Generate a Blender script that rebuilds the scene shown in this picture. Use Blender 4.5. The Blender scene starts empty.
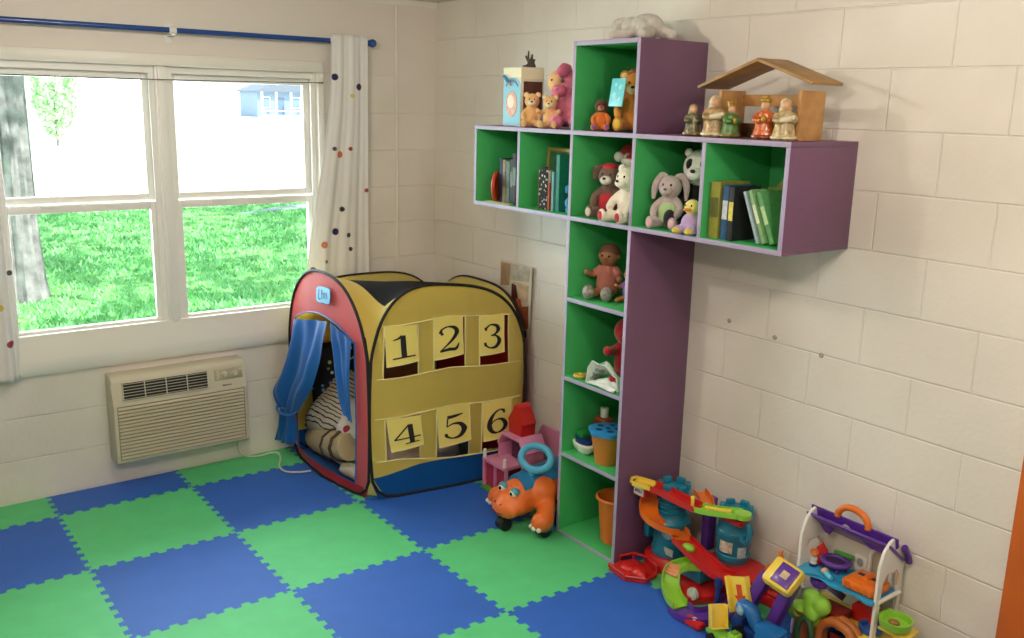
import bpy, bmesh, math, random
from math import sin, cos, pi, radians, sqrt, atan2
from mathutils import Vector, Matrix, noise
random.seed(7)
SC = bpy.context.scene
COL = SC.collection
V = Vector

# ---------------------------------------------------------------- camera, exposure, world, sun, lamps
def set_camera():
    F, yaw, pitch, roll = 923.717, 0.642353, -0.226805, 0.0235972
    f = V((sin(yaw) * cos(pitch), cos(yaw) * cos(pitch), sin(pitch)))
    r = V((cos(yaw), -sin(yaw), 0))
    u = r.cross(f)
    r, u = cos(roll) * r + sin(roll) * u, -sin(roll) * r + cos(roll) * u
    cam = bpy.data.cameras.new('camera')
    cam.sensor_width = 36
    cam.lens = F * 36 / 1024
    cam.clip_start, cam.clip_end = 0.05, 500
    o = bpy.data.objects.new('camera', cam)
    COL.objects.link(o)
    m = Matrix((r, u, -f)).transposed().to_4x4()
    m.translation = (-2.88587, -4.64099, 1.88952)
    o.matrix_world = m
    SC.camera = o
set_camera()
vs = SC.view_settings
vs.view_transform = 'Standard'
vs.look = 'None'
vs.gamma = 1
vs.use_curve_mapping = False
vs.exposure = 0.1

w = bpy.data.worlds.new('sky')
SC.world = w
w.use_nodes = True
bg = w.node_tree.nodes['Background']
bg.inputs[0].default_value = (0.82, 0.92, 1.0, 1)
bg.inputs[1].default_value = 2.6

def lamp(name, kind, loc, energy, color, **kw):
    l = bpy.data.lights.new(name, kind)
    l.energy, l.color = energy, color
    for k, v in kw.items():
        setattr(l, k, v)
    o = bpy.data.objects.new(name, l)
    COL.objects.link(o)
    o.location = loc
    return o
s = lamp('sun', 'SUN', (10, 20, 30), 9.0, (1, .96, .88), angle=radians(.6))
s.rotation_euler = V((-.35, .55, -1)).to_track_quat('-Z', 'Y').to_euler()
WARM = (1, .87, .76)
lamp('ceiling_lamp', 'POINT', (-1.83, -1.68, 2.36), 24, WARM, shadow_soft_size=.05)
lamp('ceiling_lamp', 'POINT', (-1.20, -3.90, 2.36), 28, WARM, shadow_soft_size=.05)
lamp('ceiling_lamp', 'POINT', (-2.60, -3.50, 2.36), 44, WARM, shadow_soft_size=.05)
win = lamp('window_daylight', 'AREA', (-1.55, .30, 1.45), 58, (.86, .95, 1), shape='RECTANGLE', size=1.6, size_y=1.2)
win.rotation_euler = (radians(-90), 0, 0)

# ---------------------------------------------------------------- materials
def lin(h):
    h = h.lstrip('#')
    o = []
    for i in (0, 2, 4):
        c = int(h[i:i + 2], 16) / 255
        o.append(c / 12.92 if c <= .04045 else ((c + .055) / 1.055) ** 2.4)
    return (*o, 1)

class NT:
    def __init__(s, m):
        s.t = m.node_tree
        s.n = s.t.nodes
    def new(s, kind, **kw):
        n = s.n.new(kind)
        for k, v in kw.items():
            if k[0] == '_':
                key = k[1:]
                key = int(key) if key.isdigit() else key.replace('__', ' ')
                n.inputs[key].default_value = v
            else:
                setattr(n, k, v)
        return n
    def link(s, a, b):
        s.t.links.new(a, b)

MATS = {}
def mat(name, color, rough=.5, bump=0, bscale=200, vary=0, vscale=6, sheen=0, metal=0, coat=0, trans=0, emit=0):
    if name in MATS:
        return MATS[name]
    m = bpy.data.materials.new(name)
    m.use_nodes = True
    t = NT(m)
    p = t.n['Principled BSDF']
    c = lin(color) if isinstance(color, str) else color
    p.inputs['Base Color'].default_value = c
    p.inputs['Roughness'].default_value = rough
    p.inputs['Metallic'].default_value = metal
    p.inputs['Sheen Weight'].default_value = sheen
    p.inputs['Coat Weight'].default_value = coat
    p.inputs['Transmission Weight'].default_value = trans
    tc = t.new('ShaderNodeTexCoord')
    if bump:
        nz = t.new('ShaderNodeTexNoise', _Scale=bscale, _Detail=3.0)
        t.link(tc.outputs['Object'], nz.inputs['Vector'])
        b = t.new('ShaderNodeBump', _Strength=bump, _Distance=.004)
        t.link(nz.outputs['Fac'], b.inputs['Height'])
        t.link(b.outputs['Normal'], p.inputs['Normal'])
    if vary:
        nz = t.new('ShaderNodeTexNoise', _Scale=vscale, _Detail=4.0)
        t.link(tc.outputs['Object'], nz.inputs['Vector'])
        mr = t.new('ShaderNodeMapRange', _1=.3, _2=.7, _3=1 - vary, _4=1 + vary)
        t.link(nz.outputs['Fac'], mr.inputs[0])
        mx = t.new('ShaderNodeVectorMath', operation='SCALE')
        mx.inputs[0].default_value = c[:3]
        t.link(mr.outputs[0], mx.inputs['Scale'])
        t.link(mx.outputs[0], p.inputs['Base Color'])
    MATS[name] = m
    return m

def nylon(name, color):
    """thin tent cloth that lets some light through"""
    m = mat(name, color, .5, bump=.15, bscale=35, sheen=.15)
    t = NT(m)
    p = t.n['Principled BSDF']
    tl = t.new('ShaderNodeBsdfTranslucent', _Color=lin(color))
    ms = t.new('ShaderNodeMixShader')
    ms.inputs[0].default_value = .12
    t.link(p.outputs[0], ms.inputs[1]); t.link(tl.outputs[0], ms.inputs[2])
    t.link(ms.outputs[0], t.n['Material Output'].inputs[0])
    return m
def plastic(name, color, rough=.32):
    return mat(name, color, rough, coat=.15)
def plush(name, color):
    return mat(name, color, .95, bump=.5, bscale=260, sheen=.25, vary=.10, vscale=40)
def cloth(name, color, sheen=.1):
    return mat(name, color, .85, bump=.25, bscale=420, sheen=sheen)

# ---------------------------------------------------------------- mesh builder
def frame(o, x=None, z=None):
    """matrix at o whose z axis is z and whose x axis is about x"""
    z = V(z or (0, 0, 1)).normalized()
    x = V(x) if x else (V((1, 0, 0)) if abs(z.x) < .9 else V((0, 1, 0)))
    y = z.cross(x).normalized()
    x = y.cross(z)
    m = Matrix((x, y, z)).transposed().to_4x4()
    m.translation = V(o)
    return m
def rot(o=(0, 0, 0), rx=0, ry=0, rz=0):
    m = Matrix.Rotation(radians(rz), 4, 'Z') @ Matrix.Rotation(radians(ry), 4, 'Y') @ Matrix.Rotation(radians(rx), 4, 'X')
    m.translation = V(o)
    return m
def catmull(P, n=6, closed=False):
    P = [V(p) for p in P]
    N = len(P)
    out = []
    for i in range(N if closed else N - 1):
        a, b, c, d = (P[(i + k) % N] if closed else P[min(max(i + k, 0), N - 1)] for k in (-1, 0, 1, 2))
        for j in range(n):
            t = j / n
            out.append(.5 * (2 * b + (c - a) * t + (2 * a - 5 * b + 4 * c - d) * t * t + (3 * b - a - 3 * c + d) * t ** 3))
    if not closed:
        out.append(P[-1])
    return out

class B:
    def __init__(s):
        s.bm = bmesh.new()
    def _mark(s, faces, mi):
        if mi:
            for f in faces:
                f.material_index = mi
        return faces
    def box(s, c, d, m=None, bev=0, mi=0, seg=2):
        """box with centre c and size d, placed by matrix m"""
        r = bmesh.ops.create_cube(s.bm, size=1)
        vs_ = r['verts']
        bmesh.ops.scale(s.bm, vec=V(d), verts=vs_)
        bmesh.ops.translate(s.bm, vec=V(c), verts=vs_)
        if bev:
            es = list({e for v in vs_ for e in v.link_edges})
            rr = bmesh.ops.bevel(s.bm, geom=es, offset=min(bev, min(d) * .49), segments=seg, affect='EDGES', profile=.5)
            vs_ = list({v for f in rr['faces'] for v in f.verts})
        fs = list({f for v in vs_ for f in v.link_faces})
        if m:
            bmesh.ops.transform(s.bm, matrix=m, verts=vs_)
        return s._mark(fs, mi)
    def span(s, a, b, bev=0, mi=0):
        a, b = V(a), V(b)
        d = b - a
        return s.box((a + b) / 2, [abs(x) for x in d], None, bev, mi)
    def tube(s, pts, r, seg=10, closed=False, mi=0, sy=1, cap=True):
        pts = [V(p) for p in pts]
        n = len(pts)
        rs = r if isinstance(r, (list, tuple)) else [r] * n
        if len(rs) != n:
            k = len(rs) - 1
            rs = [rs[int(i * k / (n - 1))] * (1 - (i * k / (n - 1)) % 1) + rs[min(int(i * k / (n - 1)) + 1, k)] * ((i * k / (n - 1)) % 1) for i in range(n)]
        rings = []
        up = None
        for i in range(n):
            a = pts[(i - 1) % n] if (closed or i) else pts[i]
            b = pts[(i + 1) % n] if (closed or i < n - 1) else pts[i]
            t = (b - a).normalized()
            if up is None:
                up = V((0, 0, 1)) if abs(t.z) < .9 else V((1, 0, 0))
            x = up - t * up.dot(t)
            x.normalize()
            up = x
            y = t.cross(x)
            rings.append([s.bm.verts.new(pts[i] + rs[i] * (cos(2 * pi * j / seg) * x + sy * sin(2 * pi * j / seg) * y)) for j in range(seg)])
        fs = []
        for i in range(n if closed else n - 1):
            A, C = rings[i], rings[(i + 1) % n]
            for j in range(seg):
                fs.append(s.bm.faces.new((A[j], A[(j + 1) % seg], C[(j + 1) % seg], C[j])))
        if cap and not closed:
            fs.append(s.bm.faces.new(rings[0][::-1]))
            fs.append(s.bm.faces.new(rings[-1]))
        return s._mark(fs, mi)
    def cyl(s, a, b, r, r2=None, seg=20, mi=0):
        return s.tube([a, b], [r, r if r2 is None else r2], seg, mi=mi)
    def ell(s, c, r, m=None, u=18, v=12, mi=0):
        if not isinstance(r, (tuple, list)):
            r = (r, r, r)
        q = bmesh.ops.create_uvsphere(s.bm, u_segments=u, v_segments=v, radius=1)['verts']
        M = (m or Matrix.Identity(4)).copy()
        M = Matrix.Translation(V(c)) @ M @ Matrix.Diagonal((*r, 1))
        bmesh.ops.transform(s.bm, matrix=M, verts=q)
        return s._mark(list({f for x in q for f in x.link_faces}), mi)
    def lathe(s, prof, m=None, seg=24, mi=0, close=False, sx=1, sy=1):
        m = m or Matrix.Identity(4)
        rings = []
        for r, z in prof:
            if r < 1e-6:
                rings.append([s.bm.verts.new(m @ V((0, 0, z)))])
            else:
                rings.append([s.bm.verts.new(m @ V((sx * r * cos(2 * pi * j / seg), sy * r * sin(2 * pi * j / seg), z))) for j in range(seg)])
        fs = []
        prs = list(zip(rings, rings[1:]))
        if close:
            prs.append((rings[-1], rings[0]))
        for A, C in prs:
            for j in range(seg):
                k = (j + 1) % seg
                q = [A[0 if len(A) == 1 else j]] + ([A[k]] if len(A) > 1 else []) + ([C[k]] if len(C) > 1 else []) + [C[0 if len(C) == 1 else j]]
                if len(q) > 2:
                    fs.append(s.bm.faces.new(q))
        if not close:
            for R in (rings[0][::-1], rings[-1]):
                if len(R) > 2:
                    fs.append(s.bm.faces.new(R))
        return s._mark(fs, mi)
    def prism(s, poly, h, m=None, mi=0, bev=0):
        """polygon in local xy raised by h along local z"""
        m = m or Matrix.Identity(4)
        a = [s.bm.verts.new(m @ V((x, y, 0))) for x, y in poly]
        b = [s.bm.verts.new(m @ V((x, y, h))) for x, y in poly]
        n = len(poly)
        fs = [s.bm.faces.new(a[::-1]), s.bm.faces.new(b)]
        for i in range(n):
            fs.append(s.bm.faces.new((a[i], a[(i + 1) % n], b[(i + 1) % n], b[i])))
        if bev:
            es = list({e for f in fs[:2] for e in f.edges})
            rr = bmesh.ops.bevel(s.bm, geom=es, offset=bev, segments=2, affect='EDGES', profile=.5)
            fs = list({f for v in a + b if v.is_valid for f in v.link_faces} | set(rr['faces']))
        return s._mark(fs, mi)
    def grid(s, fn, nu, nv, mi=0, wrap=False):
        g = [[s.bm.verts.new(fn(i / nu, j / nv)) for j in range(nv + 1)] for i in range(nu + (0 if wrap else 1))]
        fs = []
        for i in range(nu):
            for j in range(nv):
                A, C = g[i], g[(i + 1) % len(g)]
                fs.append(s.bm.faces.new((A[j], C[j], C[j + 1], A[j + 1])))
        return s._mark(fs, mi)
    def sheet(s, fn, nu, nv, th, mi=0):
        """a grid with thickness th"""
        fs = s.grid(fn, nu, nv, mi)
        s.bm.normal_update()
        r = bmesh.ops.solidify(s.bm, geom=fs, thickness=th)
        return fs
    def ribbon(s, pts, wid, h, m, mi=0):
        """flat stroke along 2d pts with widths wid, raised h, placed by m"""
        P = catmull([(x, y, 0) for x, y in pts], 5)
        n = len(P)
        k = len(wid) - 1
        L = []
        for i in range(n):
            t = (P[min(i + 1, n - 1)] - P[max(i - 1, 0)]).normalized()
            q = i * k / (n - 1)
            a = int(min(q, k - 1e-9))
            wv = (wid[a] * (1 - q + a) + wid[a + 1] * (q - a)) / 2 if k else wid[0] / 2
            nn = V((-t.y, t.x, 0)) * wv
            L.append((P[i] + nn, P[i] - nn))
        top = [(s.bm.verts.new(m @ (a + V((0, 0, h)))), s.bm.verts.new(m @ (b + V((0, 0, h))))) for a, b in L]
        bot = [(s.bm.verts.new(m @ a), s.bm.verts.new(m @ b)) for a, b in L]
        fs = []
        for i in range(n - 1):
            (a, b), (c, d) = top[i], top[i + 1]
            (e, f), (g, hh) = bot[i], bot[i + 1]
            fs += [s.bm.faces.new(q) for q in ((a, b, d, c), (e, g, hh, f), (a, c, g, e), (b, f, hh, d))]
        for (a, b), (e, f) in ((top[0], bot[0]), (top[-1], bot[-1])):
            fs.append(s.bm.faces.new((a, b, f, e)))
        return s._mark(fs, mi)
    def xf(s, m):
        bmesh.ops.transform(s.bm, matrix=m, verts=s.bm.verts[:])
        return s
    def build(s, name, mats, parent=None, angle=40, loc=None, rz=0):
        bmesh.ops.recalc_face_normals(s.bm, faces=s.bm.faces[:])
        me = bpy.data.meshes.new(name)
        s.bm.to_mesh(me)
        s.bm.free()
        for m in (mats if isinstance(mats, (list, tuple)) else [mats]):
            me.materials.append(m)
        for p in me.polygons:
            p.use_smooth = True
        me.set_sharp_from_angle(angle=radians(angle))
        o = bpy.data.objects.new(name, me)
        COL.objects.link(o)
        if parent:
            o.parent = parent
        if loc is not None:
            o.location = loc
            o.rotation_euler[2] = radians(rz)
        return o
    def fuse(s, name, m, parent=None, voxel=.006, smooth=2):
        """all shapes grown together into one skin"""
        o = s.build(name, m, parent)
        md = o.modifiers.new('r', 'REMESH')
        md.mode, md.voxel_size = 'VOXEL', voxel
        if smooth:
            sm = o.modifiers.new('s', 'SMOOTH')
            sm.factor, sm.iterations = .5, smooth
        dg = bpy.context.evaluated_depsgraph_get()
        me = bpy.data.meshes.new_from_object(o.evaluated_get(dg))
        o.modifiers.clear()
        old = o.data
        o.data = me
        bpy.data.meshes.remove(old)
        me.name = name
        if not me.materials:
            me.materials.append(m)
        for p in me.polygons:
            p.use_smooth = True
        return o

def thing(name, label, cat, loc=(0, 0, 0), rz=0, group=None):
    o = bpy.data.objects.new(name, None)
    COL.objects.link(o)
    o.location = loc
    o.rotation_euler[2] = radians(rz)
    o.empty_display_size = .05
    return tag(o, label, cat, group)
def tag(o, label, cat, group=None, kind=None):
    o['label'], o['category'] = label, cat
    if group:
        o['group'] = group
    if kind:
        o['kind'] = kind
    return o
def struct(o):
    o['kind'] = 'structure'
    return o
def simple(b, name, m, label, cat, loc=(0, 0, 0), rz=0, group=None, angle=40):
    return tag(b.build(name, m, None, angle, loc, rz), label, cat, group)

# ================================================================ the room
H = 2.44
def block_mat(name, joints):
    """painted concrete block: courses of 8 inches, joints pressed in by bump"""
    m = bpy.data.materials.new(name)
    m.use_nodes = True
    t = NT(m)
    p = t.n['Principled BSDF']
    p.inputs['Roughness'].default_value = .45
    tc = t.new('ShaderNodeTexCoord')
    sp = t.new('ShaderNodeSeparateXYZ')
    t.link(tc.outputs['Object'], sp.inputs[0])
    cb = t.new('ShaderNodeCombineXYZ')
    t.link(sp.outputs['Y' if joints else 'X'], cb.inputs['X'])
    t.link(sp.outputs['Z'], cb.inputs['Y'])
    ad = t.new('ShaderNodeVectorMath', operation='ADD')
    ad.inputs[1].default_value = (8.128 if joints else 8.3, -.006 + 2.032, 0)
    t.link(cb.outputs[0], ad.inputs[0])
    br = t.new('ShaderNodeTexBrick', offset=.5 if joints else 0, offset_frequency=2)
    t.link(ad.outputs[0], br.inputs['Vector'])
    br.inputs['Scale'].default_value = 1
    br.inputs['Brick Width'].default_value = .4064 if joints else 40
    br.inputs['Row Height'].default_value = .2032
    br.inputs['Mortar Size'].default_value = .0045
    br.inputs['Mortar Smooth'].default_value = .7
    for k in ('Color1', 'Color2'):
        br.inputs[k].default_value = (1, 1, 1, 1)
    br.inputs['Mortar'].default_value = (0, 0, 0, 1)
    nz = t.new('ShaderNodeTexNoise', _Scale=55.0, _Detail=6.0)
    t.link(tc.outputs['Object'], nz.inputs['Vector'])
    n2 = t.new('ShaderNodeTexNoise', _Scale=2.2, _Detail=4.0)
    t.link(tc.outputs['Object'], n2.inputs['Vector'])
    b1 = t.new('ShaderNodeBump', _Strength=.12, _Distance=.01)
    t.link(nz.outputs['Fac'], b1.inputs['Height'])
    b2 = t.new('ShaderNodeBump', _Strength=.55, _Distance=.006)
    t.link(br.outputs['Color'], b2.inputs['Height'])
    t.link(b1.outputs[0], b2.inputs['Normal'])
    t.link(b2.outputs[0], p.inputs['Normal'])
    cr = t.new('ShaderNodeValToRGB')
    cr.color_ramp.elements[0].position, cr.color_ramp.elements[0].color = .35, lin('#ded7cc')
    cr.color_ramp.elements[1].position, cr.color_ramp.elements[1].color = .65, lin('#e8e2d7')
    t.link(n2.outputs['Fac'], cr.inputs[0])
    t.link(cr.outputs[0], p.inputs['Base Color'])
    MATS[name] = m
    return m
M_block = block_mat('painted_block', True)
M_course = block_mat('painted_course', False)
M_plaster = mat('plaster', '#e2dad0', .6, bump=.1, bscale=60)
M_trim = mat('trim_paint', '#e9e6dc', .4)
M_winframe = mat('window_frame_white', '#eeece6', .4)
M_dark = mat('black', '#0c0c0e', .5)
M_white = plastic('white_plastic', '#e8e6df')

WX0, WX1, WZ0, WZ1 = -2.275, -.735, .772, 2.035
def wall_back():
    b = B()
    y0, y1 = 0, .16
    zs = 2.07
    b.span((-4.4, y0, -.014), (WX0, y1, WZ1))
    b.span((WX1, y0, -.014), (.0, y1, WZ1))
    b.span((WX0, y0, -.014), (WX1, y1, WZ0))
    b.span((-4.4, y0, WZ1), (.0, y1, H), mi=1)
    struct(b.build('wall_back', [M_course, M_plaster]))
wall_back()
b = B(); b.span((0, -5.6, -.014), (.16, .16, H)); struct(b.build('wall_right', M_block))
b = B(); b.span((-4.56, -5.6, -.014), (-4.4, .16, H)); struct(b.build('wall_left', M_block))
b = B(); b.span((-4.56, -5.76, -.014), (.16, -5.6, H)); struct(b.build('wall_front', M_block))
b = B(); b.span((-4.56, -5.76, H), (.16, .16, H + .1)); struct(b.build('ceiling', mat('ceiling_paint', '#dcd8cc', .8)))
b = B(); b.span((-4.4, -5.6, -.1), (0, 0, -.014)); struct(b.build('floor', mat('vinyl_floor', '#77736a', .5, vary=.1)))
# coved trim under the ceiling
b = B()
b.prism([(0, 0), (-.02, 0), (-.006, -.03), (0, -.03)], 4.4, frame((-4.4, 0, H), (0, 1, 0), (1, 0, 0)))
struct(b.build('trim_1', M_trim))
# painted conduit ridge down the window wall
b = B(); b.tube([(-.253, -.002, -.014), (-.253, -.002, H)], .008, 8); struct(b.build('trim_2', M_course))

# old screw holes filled with grey putty
for y_, z_ in ((-2.250, 1.063), (-2.478, 1.042), (-2.690, 1.020)):
    b = B(); b.ell((0, 0, 0), (.0012, .011, .010), None, 12, 8)
    o = b.build('wall_patch', mat('grey_putty', '#a39c90', .8)); o.location = (0, y_, z_); struct(o)

# ---- foam floor
T = .6096
TX, TY = -2.18567, .35288
def tooth_edge(a, c, key):
    """points from a to c (exclusive of c) along the jigsaw edge"""
    a, c = V(a), V(c)
    n = 18
    t = c - a
    nn = V((-t.y, t.x)).normalized() * 0.0108
    out = [a]
    for k in range(n):
        s = 1 if (k + key) % 2 else -1
        f0, f1 = (k + .5) / n - .5 / n + .06 / n, (k + 1) / n - .06 / n
        if k == 0:
            f0 = .035
        if k == n - 1:
            f1 = .965
        bs, tp = (.06 / n, -.08 / n)
        out += [a + t * (f0 + bs * .5) , a + t * (f0 + tp * .5) + nn * s, a + t * (f1 - tp * .5) + nn * s, a + t * (f1 - bs * .5)]
    return out
M_foam = {'blue': mat('blue_foam', '#2a63c2', .58, bump=.35, bscale=330, vary=.05, vscale=9), 'green': mat('green_foam', '#58c880', .58, bump=.35, bscale=330, vary=.05, vscale=9)}
TILE_LABELS = {}
TILE_LABELS.update({
    (-2, 0): 'green foam tile cut along the window wall, under the left curtain',
    (-1, 0): 'green cut foam tile along the window wall, left of the air conditioner',
    (0, 0): 'blue cut foam tile along the wall below the air conditioner',
    (1, 0): 'green cut foam tile by the wall that the white power cord crosses',
    (2, 0): 'blue cut foam tile in the corner behind the play tent',
    (3, 0): 'green foam offcut in the corner behind the play tent',
    (-1, 1): 'blue foam tile at the left picture edge, next row from the wall',
    (0, 1): 'whole green foam tile in front of the air conditioner',
    (1, 1): 'blue foam tile in front of the play tent doorway',
    (2, 1): 'green foam tile underneath the play tent',
    (3, 1): 'narrow blue foam tile under the pink toy barn by the wall',
    (-1, 2): 'green foam tile in the lower left corner of the photo',
    (0, 2): 'blue foam tile in the third row, left of the big green middle tile',
    (1, 2): 'green foam tile in the middle of the floor, touching the tent corner',
    (2, 2): 'blue foam tile between the numbered tent wall and the ride-on toy',
    (3, 2): 'narrow green foam tile beneath the lower shelf column',
    (0, 3): 'green foam tile at the bottom edge, left of centre',
    (1, 3): 'blue foam tile in front of the middle green tile, near the bottom edge',
    (2, 3): 'green foam tile in front of the shelf and the ride-on toy',
    (3, 3): 'narrow blue foam tile beside the shelf foot under the toy ramps',
    (1, 4): 'green foam tile cut off by the bottom edge, before the last blue row',
    (2, 4): 'blue foam tile left of the toy ramps at the bottom edge',
    (3, 4): 'narrow green foam tile under the toy race track',
    (3, 5): 'narrow blue foam tile under the toy dollhouse by the wall',
})
def foam_tile(i, j):
    x0, x1 = TX + (i - 0) * T, TX + (i + 1) * T
    y1, y0 = TY - j * T, TY - (j + 1) * T
    cx1, cy1 = min(x1, -.001), min(y1, -.001)
    path = []
    # bottom edge left->right, right edge up, top edge right->left, left edge down, each shared with its neighbour
    def edge(p, q, key, cut):
        if cut:
            return [V(p)]
        return tooth_edge(p, q, key)
    bot = tooth_edge((x0, y0), (x1, y0), j + 1)
    rgt = tooth_edge((x1, y0), (x1, y1), i + 1)
    top = tooth_edge((x0, y1), (x1, y1), j)
    lft = tooth_edge((x0, y0), (x0, y1), i)
    A, Bc, C, D = V((x0, y0)), V((x1, y0)), V((x1, y1)), V((x0, y1))
    path = bot + [Bc] + rgt[1:] + [C] + top[1:][::-1] + [D] + lft[1:][::-1]
    if x1 > -.001 or y1 > -.001:
        q = []
        for p in path:
            q.append(V((min(p.x, -.001), min(p.y, -.001))))
        path = []
        for p in q:
            if not path or (p - path[-1]).length > 1e-5:
                path.append(p)
    b = B()
    b.prism([(p.x, p.y) for p in path], .012, Matrix.Translation((0, 0, -.012)))
    colr = 'green' if (i + j) % 2 else 'blue'
    lab = TILE_LABELS.get((i, j))
    o = b.build('foam_floor_tile', M_foam[colr])
    tag(o, lab, 'foam tile', 'interlocking foam floor tiles', 'thing')
for (i, j) in TILE_LABELS:
    foam_tile(i, j)

# ---- window: casing, two double-hung units
b = B()
b.span((WX0 - .05, -.022, WZ1), (WX1 + .035, 0, WZ1 + .055), .004)
b.span((WX0 - .05, -.022, WZ0 - .03), (WX0, 0, WZ1), .004)
b.span((WX1, -.022, WZ0 - .03), (WX1 + .035, 0, WZ1), .004)
struct(b.build('trim_3', M_trim))
b = B()
b.prism([(0, .612), (-.018, .612), (-.034, .64), (-.03, .69), (-.012, .745), (-.004, .80), (.07, .80), (.07, .775), (0, .775)], WX1 - WX0 + .07, frame((WX0 - .04, 0, 0), (0, 1, 0), (1, 0, 0)))
struct(b.build('trim_4', M_trim))
MX0, MX1 = -1.56, -1.50
b = B()
b.span((MX0, .005, WZ0), (MX1, .12, WZ1), .003)
b.span((MX0 + .012, -.006, WZ0), (MX0 + .048, .01, WZ1), .003)
struct(b.build('trim_5', M_winframe))
def glass_mat():
    m = bpy.data.materials.new('window_glass')
    m.use_nodes = True
    t = NT(m)
    t.n.remove(t.n['Principled BSDF'])
    tr = t.new('ShaderNodeBsdfTransparent', _Color=(.95, .98, .97, 1))
    gl = t.new('ShaderNodeBsdfGlossy', _Roughness=.02)
    fr = t.new('ShaderNodeFresnel', _IOR=1.3)
    mx = t.new('ShaderNodeMixShader')
    t.link(fr.outputs[0], mx.inputs[0]); t.link(tr.outputs[0], mx.inputs[1]); t.link(gl.outputs[0], mx.inputs[2])
    t.link(mx.outputs[0], t.n['Material Output'].inputs[0])
    return m
M_glass = glass_mat()
def window_unit(name, x0, x1):
    r = bpy.data.objects.new(name, None); COL.objects.link(r); struct(r)
    b = B()
    y0, y1 = .02, .11
    b.span((x0, y0, WZ0), (x0 + .012, y1, WZ1)); b.span((x1 - .012, y0, WZ0), (x1, y1, WZ1))
    b.span((x0 + .012, y0, WZ1 - .032), (x1 - .012, y1, WZ1)); b.span((x0 + .012, y0, WZ0), (x1 - .012, y1, WZ0 + .006))
    for xq in (x0 + .012, x1 - .024):
        b.span((xq, y0, WZ0 + .006), (xq + .012, y0 + .012, WZ1 - .032))
    b.build('window_frame', M_winframe, r)
    zm = 1.393
    for nm, ya, za, zb, lo in (('upper_sash', .066, zm + .003, WZ1 - .032, 0), ('lower_sash', .034, WZ0 + .006, zm, 1)):
        b = B()
        t = .034
        xa, xb = x0 + .012, x1 - .012
        tb = .036 if lo else .034
        b.span((xa, ya, za), (xa + t, ya + .03, zb), .003); b.span((xb - t, ya, za), (xb, ya + .03, zb), .003)
        b.span((xa + t, ya, zb - tb), (xb - t, ya + .03, zb), .003); b.span((xa + t, ya, za), (xb - t, ya + .03, za + .034), .003)
        if lo:
            for f in (.3, .7):
                xc = xa + (xb - xa) * f
                b.span((xc - .035, ya - .008, zb - .012), (xc + .035, ya, zb - .002), .002)
        s_ = b.build(nm, M_winframe, r)
        b = B()
        b.span((xa + t - .004, ya + .012, za + .03), (xb - t + .004, ya + .016, zb - tb + .004))
        b.build('pane', M_glass, s_)
window_unit('window_1', WX0, MX0)
window_unit('window_2', MX1, WX1)

# thin wire across the head of the window
b = B()
b.tube([(-2.33 + 1.62 * k / 16, -.03, 1.972 + .012 * k / 16 - .006 * sin(pi * k / 16)) for k in range(17)], .0022, 6)
for x, z in ((-2.33, 1.972), (-.712, 1.984)):
    b.cyl((x, -.03, z), (x, -.015, z), .004, seg=8)
simple(b, 'curtain_wire', mat('wire', '#4b4640', .5, metal=.6), 'thin dark wire stretched across the top of the window', 'wire')

# orange door casing and blue door at the right picture edge
b = B()
b.span((-.022, -3.555, -.014), (0, -3.445, 2.01), .004)
b.span((-.022, -4.50, 2.01), (0, -3.445, 2.12), .004)
b.span((-.022, -4.50, -.014), (0, -4.39, 2.01), .004)
struct(b.build('trim_6', mat('orange_paint', '#c96420', .45, bump=.05, bscale=40, vary=.06)))
r = bpy.data.objects.new('door_1', None); COL.objects.link(r); struct(r)
b = B(); b.span((-.016, -4.39, -.01), (0, -3.555, 2.01)); b.build('door_panel', mat('blue_door', '#1f6fb4', .4), r)
b = B(); b.cyl((-.016, -4.30, 1), (-.05, -4.30, 1), .012); b.ell((-.06, -4.30, 1), (.02, .028, .028)); b.build('door_knob', mat('brass', '#8a7a40', .3, metal=1), r)
b = B(); b.ell((-.022, -3.505, .235), (.006, .012, .012)); b.build('screw_cap', mat('green_brass', '#55602a', .4, metal=.7), r)

# ---- curtain rod
r = thing('curtain_rod', 'long blue curtain rod mounted above the window', 'curtain rod')
M_rod = mat('blue_rod', '#17448f', .25, coat=.4)
b = B(); b.tube([(-3.0, -.065, 2.197), (-.445, -.065, 2.197)], .0125, 14); b.build('rod', M_rod, r)
b = B(); b.ell((-.435, -.065, 2.197), .022); b.cyl((-.46, -.065, 2.197), (-.44, -.065, 2.197), .016); b.build('finial', M_rod, r)
for x in (-1.485, -2.9, -.49):
    b = B()
    b.span((x - .022, -.006, 2.14), (x + .022, 0, 2.235), .003); b.span((x - .008, -.075, 2.172), (x + .008, 0, 2.182), .002)
    b.tube([(x - .016, -.065, 2.197), (x + .016, -.065, 2.197)], .017, 14)
    b.build('bracket', M_white, r)

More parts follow.
